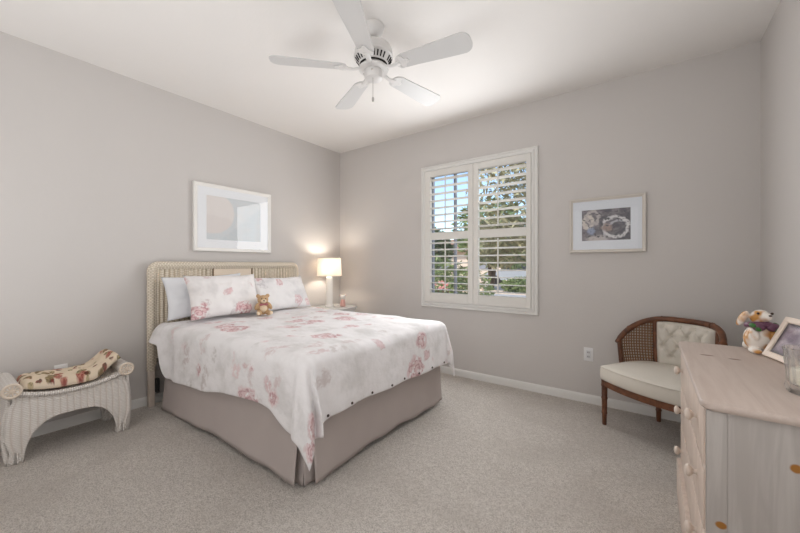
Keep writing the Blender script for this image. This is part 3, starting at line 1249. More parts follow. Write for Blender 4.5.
m.tube([(.042 * cos(a), .046 * sin(a), .108) for a in [2 * pi * i / 20 for i in range(20)]], .007, 8, closed=True)
m.ball((.048, .022, .106), (.008, .02, .012), 2); m.ball((.048, -.022, .106), (.008, .02, .012), 2); m.ball((.052, 0, .107), .008, 2)
m.build('ribbon', 'ribbon', bear, world=False)

# ------------------------------------------------------------------ nightstand, lamp, figurine
ns = thing('nightstand', 'white nightstand with lamp, between the bed and the far wall', 'nightstand', (.24, -.37, 0))
NX0, NX1, NY0, NY1, NZ = .03, .45, -.63, -.115, .668
m = MB()
r = .035
pl = []
for (cx, cy, a0) in ((NX1 - r, NY1 - r, 0), (NX0 + .005, NY1 - .005, 90), (NX0 + .005, NY0 + .005, 180), (NX1 - r, NY0 + r, 270)):
    rr = r if cx > .2 else .005
    for i in range(7):
        a = radians(a0 + 90 * i / 6)
        pl.append((cx + rr * cos(a), cy + rr * sin(a)))
m.prism(pl, NZ - .022, NZ, lambda a, c, d: (a, c, d))
m.build('top', 'ceramic', ns)
m = MB(); m.box(NX0 + .015, NX1 - .03, NY0 + .03, NY1 - .03, .46, NZ - .022, .003); m.build('body', 'trim', ns)
m = MB(); m.box(NX1 - .032, NX1 - .018, NY0 + .06, NY1 - .06, .485, NZ - .04, .004); dr = m.build('drawer', 'trim', ns)
m = MB(); m.ball((NX1 - .006, (NY0 + NY1) / 2, .56), .013, 2); m.build('knob', 'chrome', dr)
for x in (NX0 + .035, NX1 - .05):
    for y in (NY0 + .05, NY1 - .05):
        m = MB(); m.tube([(x, y, 0), (x, y, .47)], [.014, .021], 12); m.build('leg', 'trim', ns)

LX, LY = .225, -.40
lamp = thing('table_lamp', 'white ceramic table lamp with lit drum shade on nightstand', 'lamp', (LX, LY, NZ))
m = MB(); m.lathe([(.0, 0), (.058, 0), (.06, .006), (.058, .016), (.05, .022), (.044, .05), (.042, .2), (.044, .33), (.042, .365), (.03, .38), (.012, .385), (.0, .385)], n=36, cap=False); m.build('lamp_base', 'ceramic', lamp, world=False)
m = MB(); m.lathe([(.0, .38), (.009, .38), (.009, .386), (.016, .388), (.016, .43), (.0, .43)], n=20, cap=False); m.build('socket', 'brass', lamp, world=False)
m = MB(); m.lathe([(.152, .39), (.1535, .39), (.142, .61), (.1405, .61), (.152, .39)], n=48, cap=False); sh = m.build('lamp_shade', 'shade', lamp, world=False)
m = MB()
m.lathe([(.149, .388), (.1555, .388), (.1555, .397), (.149, .397), (.149, .388)], n=48, cap=False)
m.build('shade_trim', 'shade', sh, world=False)
m = MB()
m.lathe([(.138, .604), (.144, .604), (.144, .612), (.138, .612), (.138, .604)], n=48, cap=False)
m.build('shade_trim', 'shade', sh, world=False)
m = MB()
for k in range(3):
    a = 2 * pi * k / 3
    m.tube([(.012 * cos(a), .012 * sin(a), .58), (.141 * cos(a), .141 * sin(a), .60)], .002, 6)
m.tube([(.0, 0, .43), (0, 0, .582)], .003, 6)
m.build('shade_spider', 'brass', sh, world=False)
def bulb_mat():
    t = NT('bulb_glow')
    t.color((1, .9, .75, 1))
    t.b.inputs['Emission Color'].default_value = (1.0, .90, .78, 1)
    t.b.inputs['Emission Strength'].default_value = 6
    return t.m
m = MB(); m.ball((0.02, 0, .475), (.026, .026, .034), 3); m.build('bulb', bulb_mat(), lamp, world=False)
bl_ = bpy.data.lights.new('lamp_light', 'POINT')
bl_.energy = 7.5
bl_.color = (1.0, .91, .80)
bl_.shadow_soft_size = .04
blo = bpy.data.objects.new('lamp_light', bl_)
COL.objects.link(blo)
blo.parent = lamp
blo.location = (0.0, .0, .515)

fg = thing('figurine', 'tiny pink and white ceramic animal figurine beside the lamp', 'figurine', (.335, -.275, NZ), radians(-40))
blob('body', [((0, 0, .05), (.026, .028, .05)), ((0, 0, .118), (.026, .030, .028)), ((0, -.03, .142), (.008, .012, .016)), ((0, .03, .142), (.008, .012, .016))], 'ceramic', fg, .004)
m = MB(); m.lathe([(.0, .004), (.035, .004), (.033, .03), (.026, .075), (.02, .092), (.0, .092)], n=20, cap=False); m.build('dress', 'pink', fg, world=False)
for s in (-1, 1):
    m = MB(); m.ball((.0, s * .034, .142), (.009, .008, .012), 2); m.build('ear', 'pink', fg, world=False)
    m = MB(); m.ball((.025, s * .010, .124), .0035, 1); m.build('eye', 'bear_dark', fg, world=False)

# ------------------------------------------------------------------ wicker bench
bench = thing('wicker_bench', 'white wicker bench with rolled arms against the left wall', 'bench', (.22, -2.80, 0))
BX0, BX1 = .05, .40
YC, HALF = -2.80, .285
def seat_z(y):
    q = (y - YC) / .235
    return .375 + .038 * min(1.6, abs(q)) ** 2.2
def apron(xa, xb, nm):
    """woven side: top follows the seat, bottom is an arch between cabriole legs; the legs bow outwards"""
    g = MB()
    NU, NV = 60, 16
    def bottom(y):
        q = abs((y - YC)) / .232
        if q >= 1:
            return None
        return .238 * max(0.0, 1 - q ** 3.4) ** .55
    def fn(u, v, off):
        y = YC + HALF * (2 * u - 1)
        q = (2 * u - 1)
        top = seat_z(y) - .012
        aq = abs(q) * HALF / .226
        bt = .238 * max(0.0, 1 - min(1, aq) ** 3.2) ** .5 if aq < 1 else 0.0
        z = bt + (top - bt) * v
        side = 1 if xb > xa else -1
        # outline of the leg: waist at the ankle, knee out
        yk = y
        if abs(q) > .78:
            w = (abs(q) - .78) / .22
            yk += (1 if q > 0 else -1) * w * (.018 * sin(pi * min(1, z / .36)) - .012 * exp(-((z - .07) / .05) ** 2) + .010 * exp(-(z / .03) ** 2) - .012 * (1 if z > .36 else 0))
        bow = .014 * sin(pi * min(1, z / .36)) + .008 * exp(-(z / .035) ** 2)
        return (off + side * bow, yk, z), (y, z)
    g.grid(lambda u, v: fn(u, v, xb), NU, NV)
    o = g.build(nm, 'wicker_white', bench, fixn=False)
    s = o.modifiers.new('thickness', 'SOLIDIFY'); s.thickness = .026; s.offset = 0
    return o
apron(BX0, BX1 - .012, 'front_apron')
apron(BX1, BX0 + .02, 'rear_apron')
for s in (-1, 1):
    g = MB()
    def fe(u, v):
        x = BX0 + .02 + (BX1 - BX0 - .03) * u
        q = abs(2 * u - 1)
        bt = .26 * max(0.0, 1 - min(1, q / .72) ** 3) ** .5 if q < .72 else 0.0
        top = seat_z(YC + HALF * s) + .02
        z = bt + (top - bt) * v
        y = YC + s * (HALF + .004 + .014 * sin(pi * min(1, z / .36)))
        return (x, y, z), (x, z)
    g.grid(fe, 30, 12)
    o = g.build('end_apron', 'wicker_white', bench, fixn=False)
    md = o.modifiers.new('thickness', 'SOLIDIFY'); md.thickness = .022; md.offset = 0
for x in (BX0 + .022, BX1 - .012):
    for s in (-1, 1):
        m = MB(); m.lathe([(.0, 0), (.030, 0), (.036, .012), (.037, .028), (.030, .048), (.026, .07), (.022, .10), (.0, .12)],
                          c=(x - (.004 if x > .2 else -.004), YC + s * .256, 0), n=20, cap=False)
        m.build('leg', 'wicker_wrap', bench)
# saddle seat deck
g = MB()
g.grid(lambda u, v: ((BX0 + .01 + (BX1 - BX0 - .005) * u, YC - .285 + .57 * v, seat_z(YC - .285 + .57 * v) - .004), (u * .35, v * .57)), 6, 30)
o = g.build('seat', 'wicker_white', bench)
md = o.modifiers.new('thickness', 'SOLIDIFY'); md.thickness = .02; md.offset = 0
for x in (BX0 + .006, BX1 + .004):
    m = MB(); m.tube([(x, YC - .275 + .55 * i / 24, seat_z(YC - .275 + .55 * i / 24)) for i in range(25)], .015, 10); m.build('seat_rail', 'wicker_wrap', bench)
# rolled arms with a spiral of reed on their ends
for s in (-1, 1):
    yc, zc, rr = YC + s * .276, .447, .044
    m = MB()
    m.tube([(BX0 - .005 + (BX1 - BX0 + .03) * i / 10, yc, zc) for i in range(11)], rr - .002, 24)
    arm = m.build('arm_roll', 'wicker_wrap', bench)
    m = MB()
    for i in range(9):
        a = 2 * pi * i / 9
        m.tube([(BX1 + .026, yc + .008 * cos(a), zc + .008 * sin(a)), (BX1 + .0265, yc + .033 * cos(a), zc + .033 * sin(a))], .004, 6)
    m.tube([(BX1 + .024, yc + (rr - .006) * cos(2 * pi * i / 28), zc + (rr - .006) * sin(2 * pi * i / 28)) for i in range(28)], .008, 8, closed=True, up=(1, 0, 0))
    m.ball((BX1 + .027, yc, zc), (.006, .012, .012), 2)
    m.build('arm_end', plain('reed_end', srgb(226, 212, 196), .6), arm)
    # curl of seat into arm
    m = MB()
    g = MB()
    g.grid(lambda u, v: ((BX0 + (BX1 - BX0 + .012) * u, YC + s * (.225 + .06 * v - .018 * sin(pi * v)), .395 + .05 * v ** 1.5), (u * .35, v * .1)), 4, 8)
    o = g.build('arm_web', 'wicker_white', bench)
    md = o.modifiers.new('thickness', 'SOLIDIFY'); md.thickness = .012; md.offset = 0

# cushion
m = MB()
CY0, CY1, CX0, CX1 = -3.026, -2.545, .075, .385
def cush(u, v, sgn):
    a, c = 2 * u - 1, 2 * v - 1
    x = CX0 + (CX1 - CX0) * u
    y = CY0 + (CY1 - CY0) * v
    e = max(0, 1 - a ** 6) ** .5 * max(0, 1 - c ** 6) ** .5
    zb = seat_z(y) + .014
    # rises over the right arm
    rise = .075 * sstep((v - .68) / .3)
    zb += rise
    if sgn < 0:
        return (x, y, zb + .003 + .012 * (1 - e)), (u * .31, v * .5)
    tuft = 0
    for (tu, tv) in ((.28, .14), (.72, .14), (.5, .32), (.28, .5), (.72, .5), (.5, .68), (.28, .86), (.72, .86)):
        d2 = ((u - tu) * .31) ** 2 + ((v - tv) * .5) ** 2
        tuft += exp(-d2 / (.026 ** 2))
    nz = noise.noise(Vector((x * 16, y * 16, 2))) * .005
    return (x, y, zb + .014 + e * (.068 - .046 * min(1, tuft) + nz)), (u * .31, v * .5)
m.grid(lambda u, v: cush(u, v, 1), 36, 52)
m.grid(lambda u, v: cush(u, v, -1), 36, 52)
bc = m.build('seat_cushion', 'cushion', None, angle=80)
bm = bmesh.new(); bm.from_mesh(bc.data)
be = [e for e in bm.edges if e.is_boundary]
bmesh.ops.bridge_loops(bm, edges=be)
bmesh.ops.recalc_face_normals(bm, faces=bm.faces)
for f in bm.faces:
    f.smooth = True
bm.to_mesh(bc.data); bm.free()
tag(bc, 'tufted beige cushion with dark red and green flowers on the wicker bench', 'cushion')

# ------------------------------------------------------------------ cane barrel chair
FA = atan2(-.836, -.548)                        # the way the chair faces
chair = thing('barrel_chair', 'walnut barrel chair with cane sides and tufted cream back in the corner', 'chair', (3.552, -.362, 0), FA - pi / 2)
# local: +y = front, x: + towards the viewer's left
def horseshoe(th, rx=.318, ry=.318, y0=.030):
    """th 0 = end of the viewer's-left arm, pi/2 = back, pi = other arm"""
    return (rx * cos(th), y0 - ry * sin(th))
def rail_z(th):
    s = sin(th)
    return .594 + .190 * (1 - (1 - min(1, s / .93)) ** 1.6)
def place(p, z, push=0.0):
    return (p[0], p[1], z)
legs = [(.278, .215, 1), (-.262, .215, 1), (.165, -.215, 0), (-.165, -.215, 0)]
for (lx, ly, fr) in legs:
    m = MB()
    H = .335
    prof = [(.0, 0), (.0135, 0), (.015, .01), (.0165, .08), (.0195, .084), (.0195, .092), (.017, .097), (.0185, .19), (.0215, .195), (.0215, .204), (.019, .209), (.020, .285), (.023, .29), (.023, .30), (.021, .305), (.021, H), (.0, H)]
    mt = Matrix() if fr else Matrix.Shear('XY', 4, (0, .0)) 
    m.lathe(prof, c=(lx, ly, 0), n=18, cap=False)
    m.build('leg', 'walnut', chair, world=False)
# seat outline
def seat_ring(n, inset=0.0, bow=.05):
    pts = []
    rx, ry = .296 - inset, .30 - inset
    for i in range(n // 2 + 1):
        th = pi * i / (n // 2)
        e = .75
        cx = (abs(cos(th)) ** e) * (1 if cos(th) >= 0 else -1)
        pts.append((rx * cx, -.02 - ry * 0.93 * sin(th) ** e))
    m2 = n // 2
    for i in range(m2):
        q = (i + .5) / m2
        x = -rx + 2 * rx * q
        yy = .238 - inset + bow * (1 - (2 * q - 1) ** 2)
        pts.append((x, yy))
    return pts
def sheet_ring(ring, levels, m, capb=True):
    vs = []
    n = len(ring)
    cx = sum(p[0] for p in ring) / n; cy = sum(p[1] for p in ring) / n
    for (k, z, dz) in levels:
        for (x, y) in ring:
            vs.append((cx + (x - cx) * k, cy + (y - cy) * k, z))
    fs = []
    for i in range(len(levels) - 1):
        for j in range(n):
            j2 = (j + 1) % n
            fs.append((i * n + j, i * n + j2, (i + 1) * n + j2, (i + 1) * n + j))
    fs.append(tuple(range(n)))
    fs.append(tuple((len(levels) - 1) * n + j for j in range(n)))
    m.add(vs, fs)
ring = seat_ring(56)
m = MB()
sheet_ring(seat_ring(56, .012), [(1.0, .292, 0), (1.0, .338, 0)], m)
m.build('seat_frame', 'walnut', chair, world=False)
m = MB()
sheet_ring(ring, [(.9, .338, 0), (.985, .340, 0), (1.01, .352, 0), (1.015, .38, 0), (1.015, .41, 0), (1.0, .432, 0), (.965, .444, 0), (.90, .450, 0), (.75, .456, 0), (.5, .462, 0), (.25, .464, 0), (.05, .465, 0)], m)
seat = m.build('seat', 'upholstery', chair, world=False, angle=60)
m = MB()
cxr = sum(p[0] for p in ring) / len(ring); cyr = sum(p[1] for p in ring) / len(ring)
m.tube([(cxr + (x - cxr) * 1.002, cyr + (y - cyr) * 1.002, .434) for x, y in ring], .005, 8, closed=True)
m.build('piping', 'upholstery', seat, world=False)
# top rail
m = MB()
NR = 60
pth = []
for i in range(NR + 1):
    th = pi * i / NR
    x, y = horseshoe(th)
    pth.append((x, y, rail_z(th)))
m.tube(pth, [.0205 if 1 < i < NR - 1 else .017 for i in range(NR + 1)], 12, flat=(.95, 1.0))
for i in (7, 20, 40, 53):
    m.tube([Vector(pth[i]) + (Vector(pth[i + 1]) - Vector(pth[i])) * q for q in (-.25, .25)], .0235, 12)
m.build('top_rail', 'walnut', chair, world=False)
T1, T2 = radians(52), radians(133)
for th in (radians(4), T1, T2, radians(176)):
    x, y = horseshoe(th)
    sx, sy = horseshoe(th, .285, .290, .015)
    m = MB()
    m.tube([(sx, sy, .30), (sx * .4 + x * .6, sy * .4 + y * .6, .46), (x, y, rail_z(th))], [.016, .017, .016], 12)
    m.build('back_post', 'walnut', chair, world=False)
# cane sides: crossing strands with open holes
def strand_surf(th, v):
    x0, y0 = horseshoe(th, .287, .292, .015)
    x1, y1 = horseshoe(th)
    zb, zt = .44, rail_z(th)
    k = sstep(min(1, (zb + (zt - zb) * v - .30) / .3))
    return Vector((x0 + (x1 - x0) * k, y0 + (y1 - y0) * k, zb + (zt - zb) * v))
def surf_z(th, z):
    zb, zt = .44, rail_z(th)
    return strand_surf(th, (z - zb) / (zt - zb))
for (a, c) in ((radians(6), T1 - .02), (T2 + .02, radians(174))):
    m = MB()
    n = 13
    for i in range(n + 1):
        th = a + (c - a) * i / n
        m.tube([strand_surf(th, v / 8) for v in range(9)], .0048, 5, up=(1, .3, 0), flat=(.5, 1))
    z = .452
    while z < .80:
        pts = [surf_z(a + (c - a) * i / 20, z) for i in range(21) if rail_z(a + (c - a) * i / 20) > z + .003]
        if len(pts) > 1:
            m.tube(pts, .0048, 5, flat=(.5, 1))
        z += .021
    m.build('cane_panel', 'cane', chair, world=False)
    # fine binding edge
# tufted back
m = MB()
tufts = []
for r_, (zr, cnt, off) in enumerate(((.515, 3, .5), (.59, 4, 0), (.665, 3, .5), (.735, 4, 0))):
    for k in range(cnt):
        tufts.append((T1 + (T2 - T1) * ((k + .5) / 4 + off / 4), zr))
def back_pt(u, v, front):
    th = T1 + .03 + (T2 - T1 - .06) * u
    zt = rail_z(th) - .018
    z = .44 + (zt - .44) * v
    o = surf_z(th, z)
    x, y = horseshoe(th)
    inn = Vector((-cos(th) * .9, sin(th), 0)).normalized()
    if not front:
        return o - inn * .008, (u * .5, z)
    e = max(0, 1 - (2 * u - 1) ** 10) ** .5 * max(0, 1 - (2 * v - 1) ** 10) ** .5
    tf = 0
    for (tt, tz) in tufts:
        dd = ((th - tt) * .31) ** 2 + (z - tz) ** 2
        tf += exp(-dd / (.021 ** 2))
    # diagonal folds between the buttons
    fd = 0
    for (tt, tz) in tufts:
        for sg in (-1, 1):
            du, dz = (th - tt) * .31, z - tz
            L = sqrt(.054 ** 2 + .075 ** 2)
            al = (du * sg * .054 + dz * .075) / L
            if 0 <= al <= L:
                pd = abs(du * .075 - dz * sg * .054) / L
                fd = max(fd, exp(-(pd / .010) ** 2) * .45)
    return o + inn * (.012 + e * (.055 - .038 * min(1, max(tf, fd)))), (u * .5, z)
m.grid(lambda u, v: back_pt(u, v, True), 70, 50)
m.grid(lambda u, v: back_pt(u, v, False), 70, 50)
bk = m.build('tufted_back', 'upholstery', chair, world=False, angle=70)
bm = bmesh.new(); bm.from_mesh(bk.data)
bmesh.ops.bridge_loops(bm, edges=[e for e in bm.edges if e.is_boundary])
bmesh.ops.recalc_face_normals(bm, faces=bm.faces)
for f in bm.faces:
    f.smooth = True
bm.to_mesh(bk.data); bm.free()
for (tt, tz) in tufts:
    p = surf_z(tt, tz); inn = Vector((-cos(tt) * .9, sin(tt), 0)).normalized()
    m = MB(); m.ball(p + inn * .031, .008, 2); m.build('button', 'upholstery', bk, world=False)

# ------------------------------------------------------------------ dresser
DX0, DX1, DY0, DY1, DH = 3.608, 4.085, -2.045, -1.07, .80
dres = thing('dresser', 'whitewashed pine dresser with round knobs against the right wall', 'dresser', (3.85, -1.56, 0))
# top with rounded front corners and a moulded edge
m = MB()
def top_outline(e):
    x0, x1, y0, y1 = DX0 - .013 + e, DX1 + .004, DY0 - .012 + e, DY1 + .006 - e
    r = .034
    pts = []
    for (cx, cy, a0) in ((x0 + r, y1 - r, 90), (x0 + r, y0 + r, 180)):
        for i in range(9):
            a = radians(a0 + 90 * i / 8)
            pts.append((cx + r * cos(a), cy + r * sin(a)))
    pts += [(x1, y0), (x1, y1)]
    return pts
lv = [(.012, DH - .026), (.004, DH - .024), (0, DH - .018), (0, DH - .008), (.003, DH - .002), (.008, DH)]
vs, n = [], len(top_outline(0))
for e, z in lv:
    vs += [(x, y, z) for x, y in top_outline(e)]
fs = [(i * n + j, i * n + (j + 1) % n, (i + 1) * n + (j + 1) % n, (i + 1) * n + j) for i in range(len(lv) - 1) for j in range(n)]
fs += [tuple(range(n)), tuple((len(lv) - 1) * n + j for j in range(n))]
m.add(vs, fs)
m.build('top', 'wood_top', dres)
m = MB()
m.box(DX0 + .012, DX1, DY0 + .012, DY1 - .012, .06, DH - .026)
m.build('body', 'wood_side_shaded', dres, smooth=False)
# end panels: stiles, rails and a recessed board
kn = pine('washed_pine_knotty_shaded', srgb(188, 182, 177), srgb(172, 165, 160), 'Z',  # knotty end board in the same shaded tone
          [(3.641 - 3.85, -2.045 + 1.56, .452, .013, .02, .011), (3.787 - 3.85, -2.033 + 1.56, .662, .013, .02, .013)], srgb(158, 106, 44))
for (ya, yb, mt) in ((DY0, DY0 + .014, kn), (DY1 - .014, DY1, 'wood_side_shaded')):
    m = MB()
    m.box(DX0, DX0 + .046, ya, yb, .06, DH - .026, .002, 1)
    m.box(DX1 - .045, DX1, ya, yb, .06, DH - .026, .002, 1)
    m.box(DX0 + .046, DX1 - .045, ya + .004, yb - .001, .06, DH - .026)
    m.build('end_panel', mt, dres, smooth=False)
m = MB()
for y0_, y1_ in ((DY0, DY0 + .03), (DY1 - .03, DY1)):
    m.box(DX0, DX0 + .02, y0_ + .001, y1_ - .001, .06, DH - .026, .002, 1)
for z in (.20, .395, .588):
    m.box(DX0, DX0 + .02, DY0 + .03, DY1 - .03, z - .008, z + .004, .002, 1)
m.build('face_frame', 'wood_front', dres)
m = MB(); m.box(DX0 - .018, DX1, DY0 - .004, DY1 + .004, 0, .19, .006, 2); m.build('plinth', 'wood_front', dres)
KY = (-1.85, -1.25)
for (z0, z1) in ((.206, .385), (.401, .578), (.594, .768)):
    m = MB(); m.box(DX0 - .004, DX0 + .018, DY0 + .034, DY1 - .034, z0, z1, .006, 2)
    dw = m.build('drawer', 'wood_front', dres)
    for y in KY:
        m = MB()
        m.lathe([(.0, -.002), (.010, -.002), (.008, .003), (.007, .009), (.012, .013), (.0185, .018), (.020, .023), (.017, .029), (.009, .033), (.0, .034)],
                c=(DX0 - .004, y, (z0 + z1) / 2 + .006), n=20, m=Matrix.Rotation(radians(-90), 4, 'Y'), cap=False)
        m.build('knob', 'wood_edge', dw)

# rabbit figurine
rb = thing('rabbit_figurine', 'glazed brown and white rabbit with purple bow on the dresser', 'figurine', (3.872, -1.165, DH), radians(-66))
RS = 1.0
def rot(ax, d):
    return Matrix.Rotation(radians(d), 4, ax)
blob('body', [((0, 0, .062), (.052, .048, .060)), ((.006, 0, .10), (.040, .038, .045)), ((.012, 0, .160), (.040, .032, .033), rot('Y', -25)), ((.044, 0, .166), (.025, .02, .019)),
              ((-.034, .034, .148), (.019, .011, .050), rot('Y', 42)), ((-.030, -.040, .148), (.019, .011, .050), rot('Y', 42)),
              ((.035, .034, .014), (.036, .018, .014)), ((.035, -.034, .014), (.036, .018, .014)), ((-.058, 0, .022), .02),
              ((.036, .036, .088), (.014, .014, .032), rot('Y', -25)), ((.036, -.036, .088), (.014, .014, .032), rot('Y', -25))], 'rabbit', rb, .004)
for s in (-1, 1):
    m = MB(); m.ball((.040, s * .026, .180), .0055, 2); m.build('eye', 'bear_dark', rb, world=False)
m = MB(); m.ball((.067, 0, .173), (.005, .006, .004), 2); m.build('nose', 'bear_dark', rb, world=False)
m = MB()
m.tube([(.004 + .037 * cos(a), .036 * sin(a), .124 + .008 * cos(a)) for a in [2 * pi * i / 24 for i in range(24)]], .0125, 10, closed=True)
m.ball((.046, .026, .120), (.014, .026, .019), 2); m.ball((.046, -.026, .120), (.014, .026, .019), 2); m.ball((-.03, .02, .086), (.02, .024, .014), 2)
m.build('bow', 'purple', rb, world=False)
m = MB()
for (c, a) in (((.03, .045, .128), 20), ((.05, .035, .112), -30), ((.04, -.047, .126), 10), ((.052, -.036, .112), 40), ((.02, .05, .112), 60)):
    m.ball(c, (.018, .008, .012), 2, rot('X', a))
m.build('leaves', 'green_glaze', rb, world=False)

# photo frame leaning on its easel
pf = thing('photo_frame', 'cream photo frame tilted back on the dresser beside the rabbit', 'photo frame', (3.906, -1.362, DH + .004), radians(-90 + 14))
# local: x along the bottom, -y out of the picture, leaned back
LEAN = Matrix.Rotation(radians(-25), 4, 'X')
pw, phh, fwd = .235, .185, .024
m = MB(LEAN)
casing(-pw / 2, pw / 2, 0, phh, 0.0, [(0, -.004), (0, .010), (.003, .012), (fwd - .004, .012), (fwd, .008), (fwd, .0), (fwd, -.004), (0, -.004)], m)
m.build('frame', 'frame_cream', pf, world=False, smooth=False)
m = MB(LEAN)
q = (-pw / 2 + fwd - .001, pw / 2 - fwd + .001, fwd - .001, phh - fwd + .001)
m.add([(q[0], -.003, q[2]), (q[1], -.003, q[2]), (q[1], -.003, q[3]), (q[0], -.003, q[3])], [(0, 1, 2, 3)], [(0, 0), (1, 0), (1, 1), (0, 1)])
m.build('photo', 'print_photo', pf, world=False, smooth=False)
m = MB(LEAN); m.box(q[0], q[1], -.0065, -.0055, q[2], q[3]); m.build('glass', 'pane', pf, world=False, smooth=False)
m = MB(LEAN); m.box(-pw / 2 + .006, pw / 2 - .006, .001, .005, .006, phh - .006); m.build('backing', 'lining', pf, world=False, smooth=False)
m = MB()
tp = LEAN @ Vector((0, .006, .12))
m.tube([(tp.x, tp.y, tp.z), (0, tp.y + .045, .002)], .012, 8, flat=(1, .2)); m.build('easel_leg', 'lining', pf, world=False)

# lobed glass jar with a cream candle
jr = thing('glass_jar', 'lobed clear glass candle jar at the front edge of the dresser', 'jar', (3.868, -1.80, DH))
lob = lambda a, z: 1 + .07 * cos(8 * a) * (1 if .012 < z < .12 else .4)
m = MB()
m.lathe([(.0, .0), (.040, .0), (.046, .006), (.049, .022), (.045, .035), (.046, .06), (.050, .10), (.053, .128), (.056, .138), (.054, .14), (.050, .13), (.0465, .10), (.0425, .06), (.041, .036), (.036, .026), (.0, .024)],
        n=64, cap=False, lobes=lob)
m.build('jar_body', 'glass', jr, world=False)
m = MB(); m.lathe([(.0, .028), (.033, .028), (.036, .04), (.037, .072), (.034, .076), (.0, .074)], n=28, cap=False); m.build('candle', 'candle', jr, world=False)

# ------------------------------------------------------------------ outside the window
GZ = -.2
def leafmat(name, c1, c2):
    t = NT(name)
    n = t.noise(t.coord(), 2.5, 3, .6)
    i = t.new('ShaderNodeNewGeometry')
    c = t.mix(t.smooth(n, .35, .65), c1, c2)
    t.color(c); t.rough(.6)
    return t.m
LM = [leafmat('leaf_olive', srgb(104, 102, 74), srgb(146, 140, 106)), leafmat('leaf_green', srgb(84, 104, 62), srgb(128, 140, 86)),
      leafmat('leaf_dark', srgb(62, 78, 56), srgb(98, 108, 72))]
bark = plain('bark', srgb(92, 78, 66), .9, .1, 0, (20, .6))
def gmat(name, c1, c2, sc):
    t = NT(name)
    t.color(t.mix(t.smooth(t.noise(t.coord(), sc, 4, .65), .35, .65), c1, c2)); t.rough(.95)
    return t.m
m = MB(); m.box(-40, 25, .3, 60, GZ - .1, GZ); struct('exterior_ground', m, gmat('gravel', srgb(196, 176, 156), srgb(214, 198, 178), 6), smooth=False)
m = MB(); m.box(-40, 25, 9, 12.5, GZ, GZ + .02); struct('exterior_road', m, gmat('asphalt', srgb(150, 148, 146), srgb(170, 168, 166), 5), smooth=False)

def tree(name, label, loc, crown, n, size, lm, trunk_h, trunk_r, droop=0.0, group='trees and shrubs outside the window', cat='tree', narrow=.35):
    t = thing(name, label, cat, loc, 0, group)
    rnd = random.Random(hash(label) % 1000 if False else sum(map(ord, label)))
    m = MB()
    vs, fs = [], []
    for i in range(n):
        c, r = crown[i % len(crown)]
        while True:
            d = Vector((rnd.uniform(-1, 1), rnd.uniform(-1, 1), rnd.uniform(-1, 1)))
            if .1 < d.length < 1:
                break
        p = Vector(c) + Vector((d.x * r[0], d.y * r[1], d.z * r[2]))
        ax = Vector((rnd.gauss(0, 1), rnd.gauss(0, 1), rnd.gauss(0, .6) - droop)).normalized()
        sd = ax.cross(Vector((rnd.gauss(0, 1), rnd.gauss(0, 1), rnd.gauss(0, 1)))).normalized()
        L = size * rnd.uniform(.6, 1.3)
        b0 = len(vs)
        vs += [p - ax * L, p + sd * L * narrow - ax * L * .1, p + ax * L, p - sd * L * narrow - ax * L * .1]
        fs.append((b0, b0 + 1, b0 + 2, b0 + 3))
    m.add(vs, fs)
    m.build('foliage', LM[lm], t, world=False, smooth=False, fixn=False)
    m = MB()
    for k in range(3):
        a = k * 2.1 + .4
        m.tube([(.1 * cos(a) * (k > 0), .1 * sin(a) * (k > 0), 0), (.12 * cos(a), .12 * sin(a), trunk_h * .5), (.5 * cos(a) * trunk_h * .3, .5 * sin(a) * trunk_h * .3, trunk_h)], [trunk_r, trunk_r * .8, trunk_r * .5], 8)
    m.build('trunk', bark, t, world=False)
    return t


tree('olive_tree', 'olive tree with drooping leaves close outside the right shutter', (2.15, 3.6, GZ), [((-.9, 0, 2.7), (1.0, .9, 1.0)), ((-1.25, .2, 1.9), (.7, .7, .6)), ((-.6, -.1, 3.4), (.8, .7, .8))], 3000, .10, 0, 2.6, .05, .5, narrow=.22)
tree('shrub', 'dense green shrub outside low behind the left shutter', (-1.1, 4.4, GZ), [((0, 0, .95), (1.2, .8, .7)), ((.7, .1, .8), (.9, .7, .6))], 2600, .10, 1, .8, .03, .2, cat='shrub', narrow=.2)
tree('tree', 'broad dark green tree across the road beyond the left shutter', (-9.5, 17, GZ), [((0, 0, 2.4), (2.4, 2, 1.8))], 2400, .24, 2, 1.6, .14)
tree('tree', 'tall olive green tree across the road beyond the right shutter', (-3.6, 15, GZ), [((0, 0, 3.2), (2.2, 2, 1.9)), ((.9, 0, 2.4), (1.7, 1.5, 1.2))], 3200, .24, 1, 1.8, .14)
tree('shrub', 'low green hedge shrub on the far verge outside', (-1.6, 14.2, GZ), [((0, 0, .35), (1.2, .7, .45))], 1400, .12, 1, .3, .03, cat='shrub')
fl = thing('flowering_shrub', 'small red flowering plant outside below the left shutter', 'shrub', (.25, 2.5, GZ), 0, 'trees and shrubs outside the window')
m = MB()
for k in range(26):
    a, r = random.uniform(0, 2 * pi), random.uniform(0, .16)
    m.ball((r * cos(a), r * sin(a), 1.0 + random.uniform(-.08, .08)), random.uniform(.015, .03), 1)
m.build('blossom', plain('red_petal', srgb(184, 124, 120), .7), fl, world=False)
m = MB()
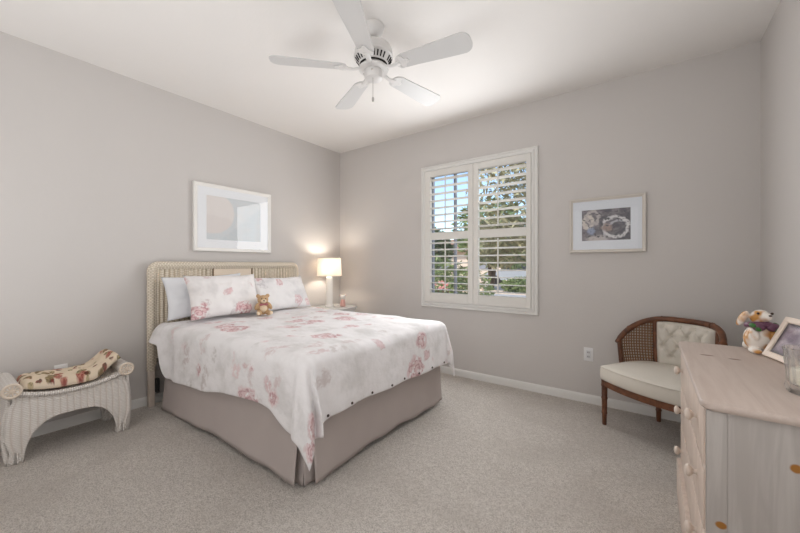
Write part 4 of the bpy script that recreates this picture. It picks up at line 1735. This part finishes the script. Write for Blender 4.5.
for k in range(6):
    a = k * 1.05
    m.tube([(0, 0, 0), (.12 * cos(a), .12 * sin(a), .95)], .012, 6)
m.build('stems', bark, fl, world=False)
# low garden wall, parked car, pale house
m = MB(); m.box(-6.2, -3.2, 12.8, 13.1, GZ, GZ + .55); gw = m.build('garden_wall', gmat('tan_block', srgb(206, 178, 154), srgb(220, 196, 172), 7), smooth=False)
tag(gw, 'low tan garden wall across the road', 'wall', kind='thing')
car = thing('parked_car', 'pale car parked across the road, seen between the louvers', 'car', (-4.0, 21, GZ), radians(8))
m = MB()
prof = [(-2.1, .35), (-2.1, .75), (-1.9, .88), (-1.2, .95), (-.6, 1.42), (.7, 1.45), (1.35, .98), (2.0, .86), (2.15, .6), (2.1, .35)]
m.prism(prof, -.85, .85, lambda a, c, d: (a, d, c)); m.build('car_body', plain('car_paint', srgb(158, 162, 168), .25), car, world=False, smooth=False)
m = MB(); m.prism([(-1.0, .98), (-.55, 1.36), (.65, 1.38), (1.15, 1.0)], -.86, .86, lambda a, c, d: (a, d, c)); m.build('car_window', plain('car_glass', srgb(60, 66, 72), .1), car, world=False, smooth=False)
for x in (-1.35, 1.4):
    for y in (-.8, .8):
        m = MB(); m.lathe([(.0, -.1), (.33, -.1), (.33, .1), (0, .1)], c=(x, y, .33), n=20, m=Matrix.Rotation(radians(90), 4, 'X'), cap=False); m.build('wheel', 'dark', car, world=False)
hs = thing('house', 'pale stucco house far across the street', 'house', (-13, 30, GZ))
m = MB(); m.box(-7, 7, -3, 3, 0, 2.6); m.build('house_wall', plain('stucco', srgb(200, 184, 168), .9), hs, world=False, smooth=False)
m = MB(); m.prism([(-3.6, 2.6), (3.6, 2.6), (0, 4.1)], -7.5, 7.5, lambda a, c, d: (d, a, c)); m.build('roof', plain('roof_tile', srgb(150, 118, 100), .9), hs, world=False, smooth=False)
for x in (-4, 0, 4):
    m = MB(); m.box(x - .7, x + .7, -3.04, -2.98, 1.0, 2.1); m.build('house_window', 'sash', hs, world=False, smooth=False)
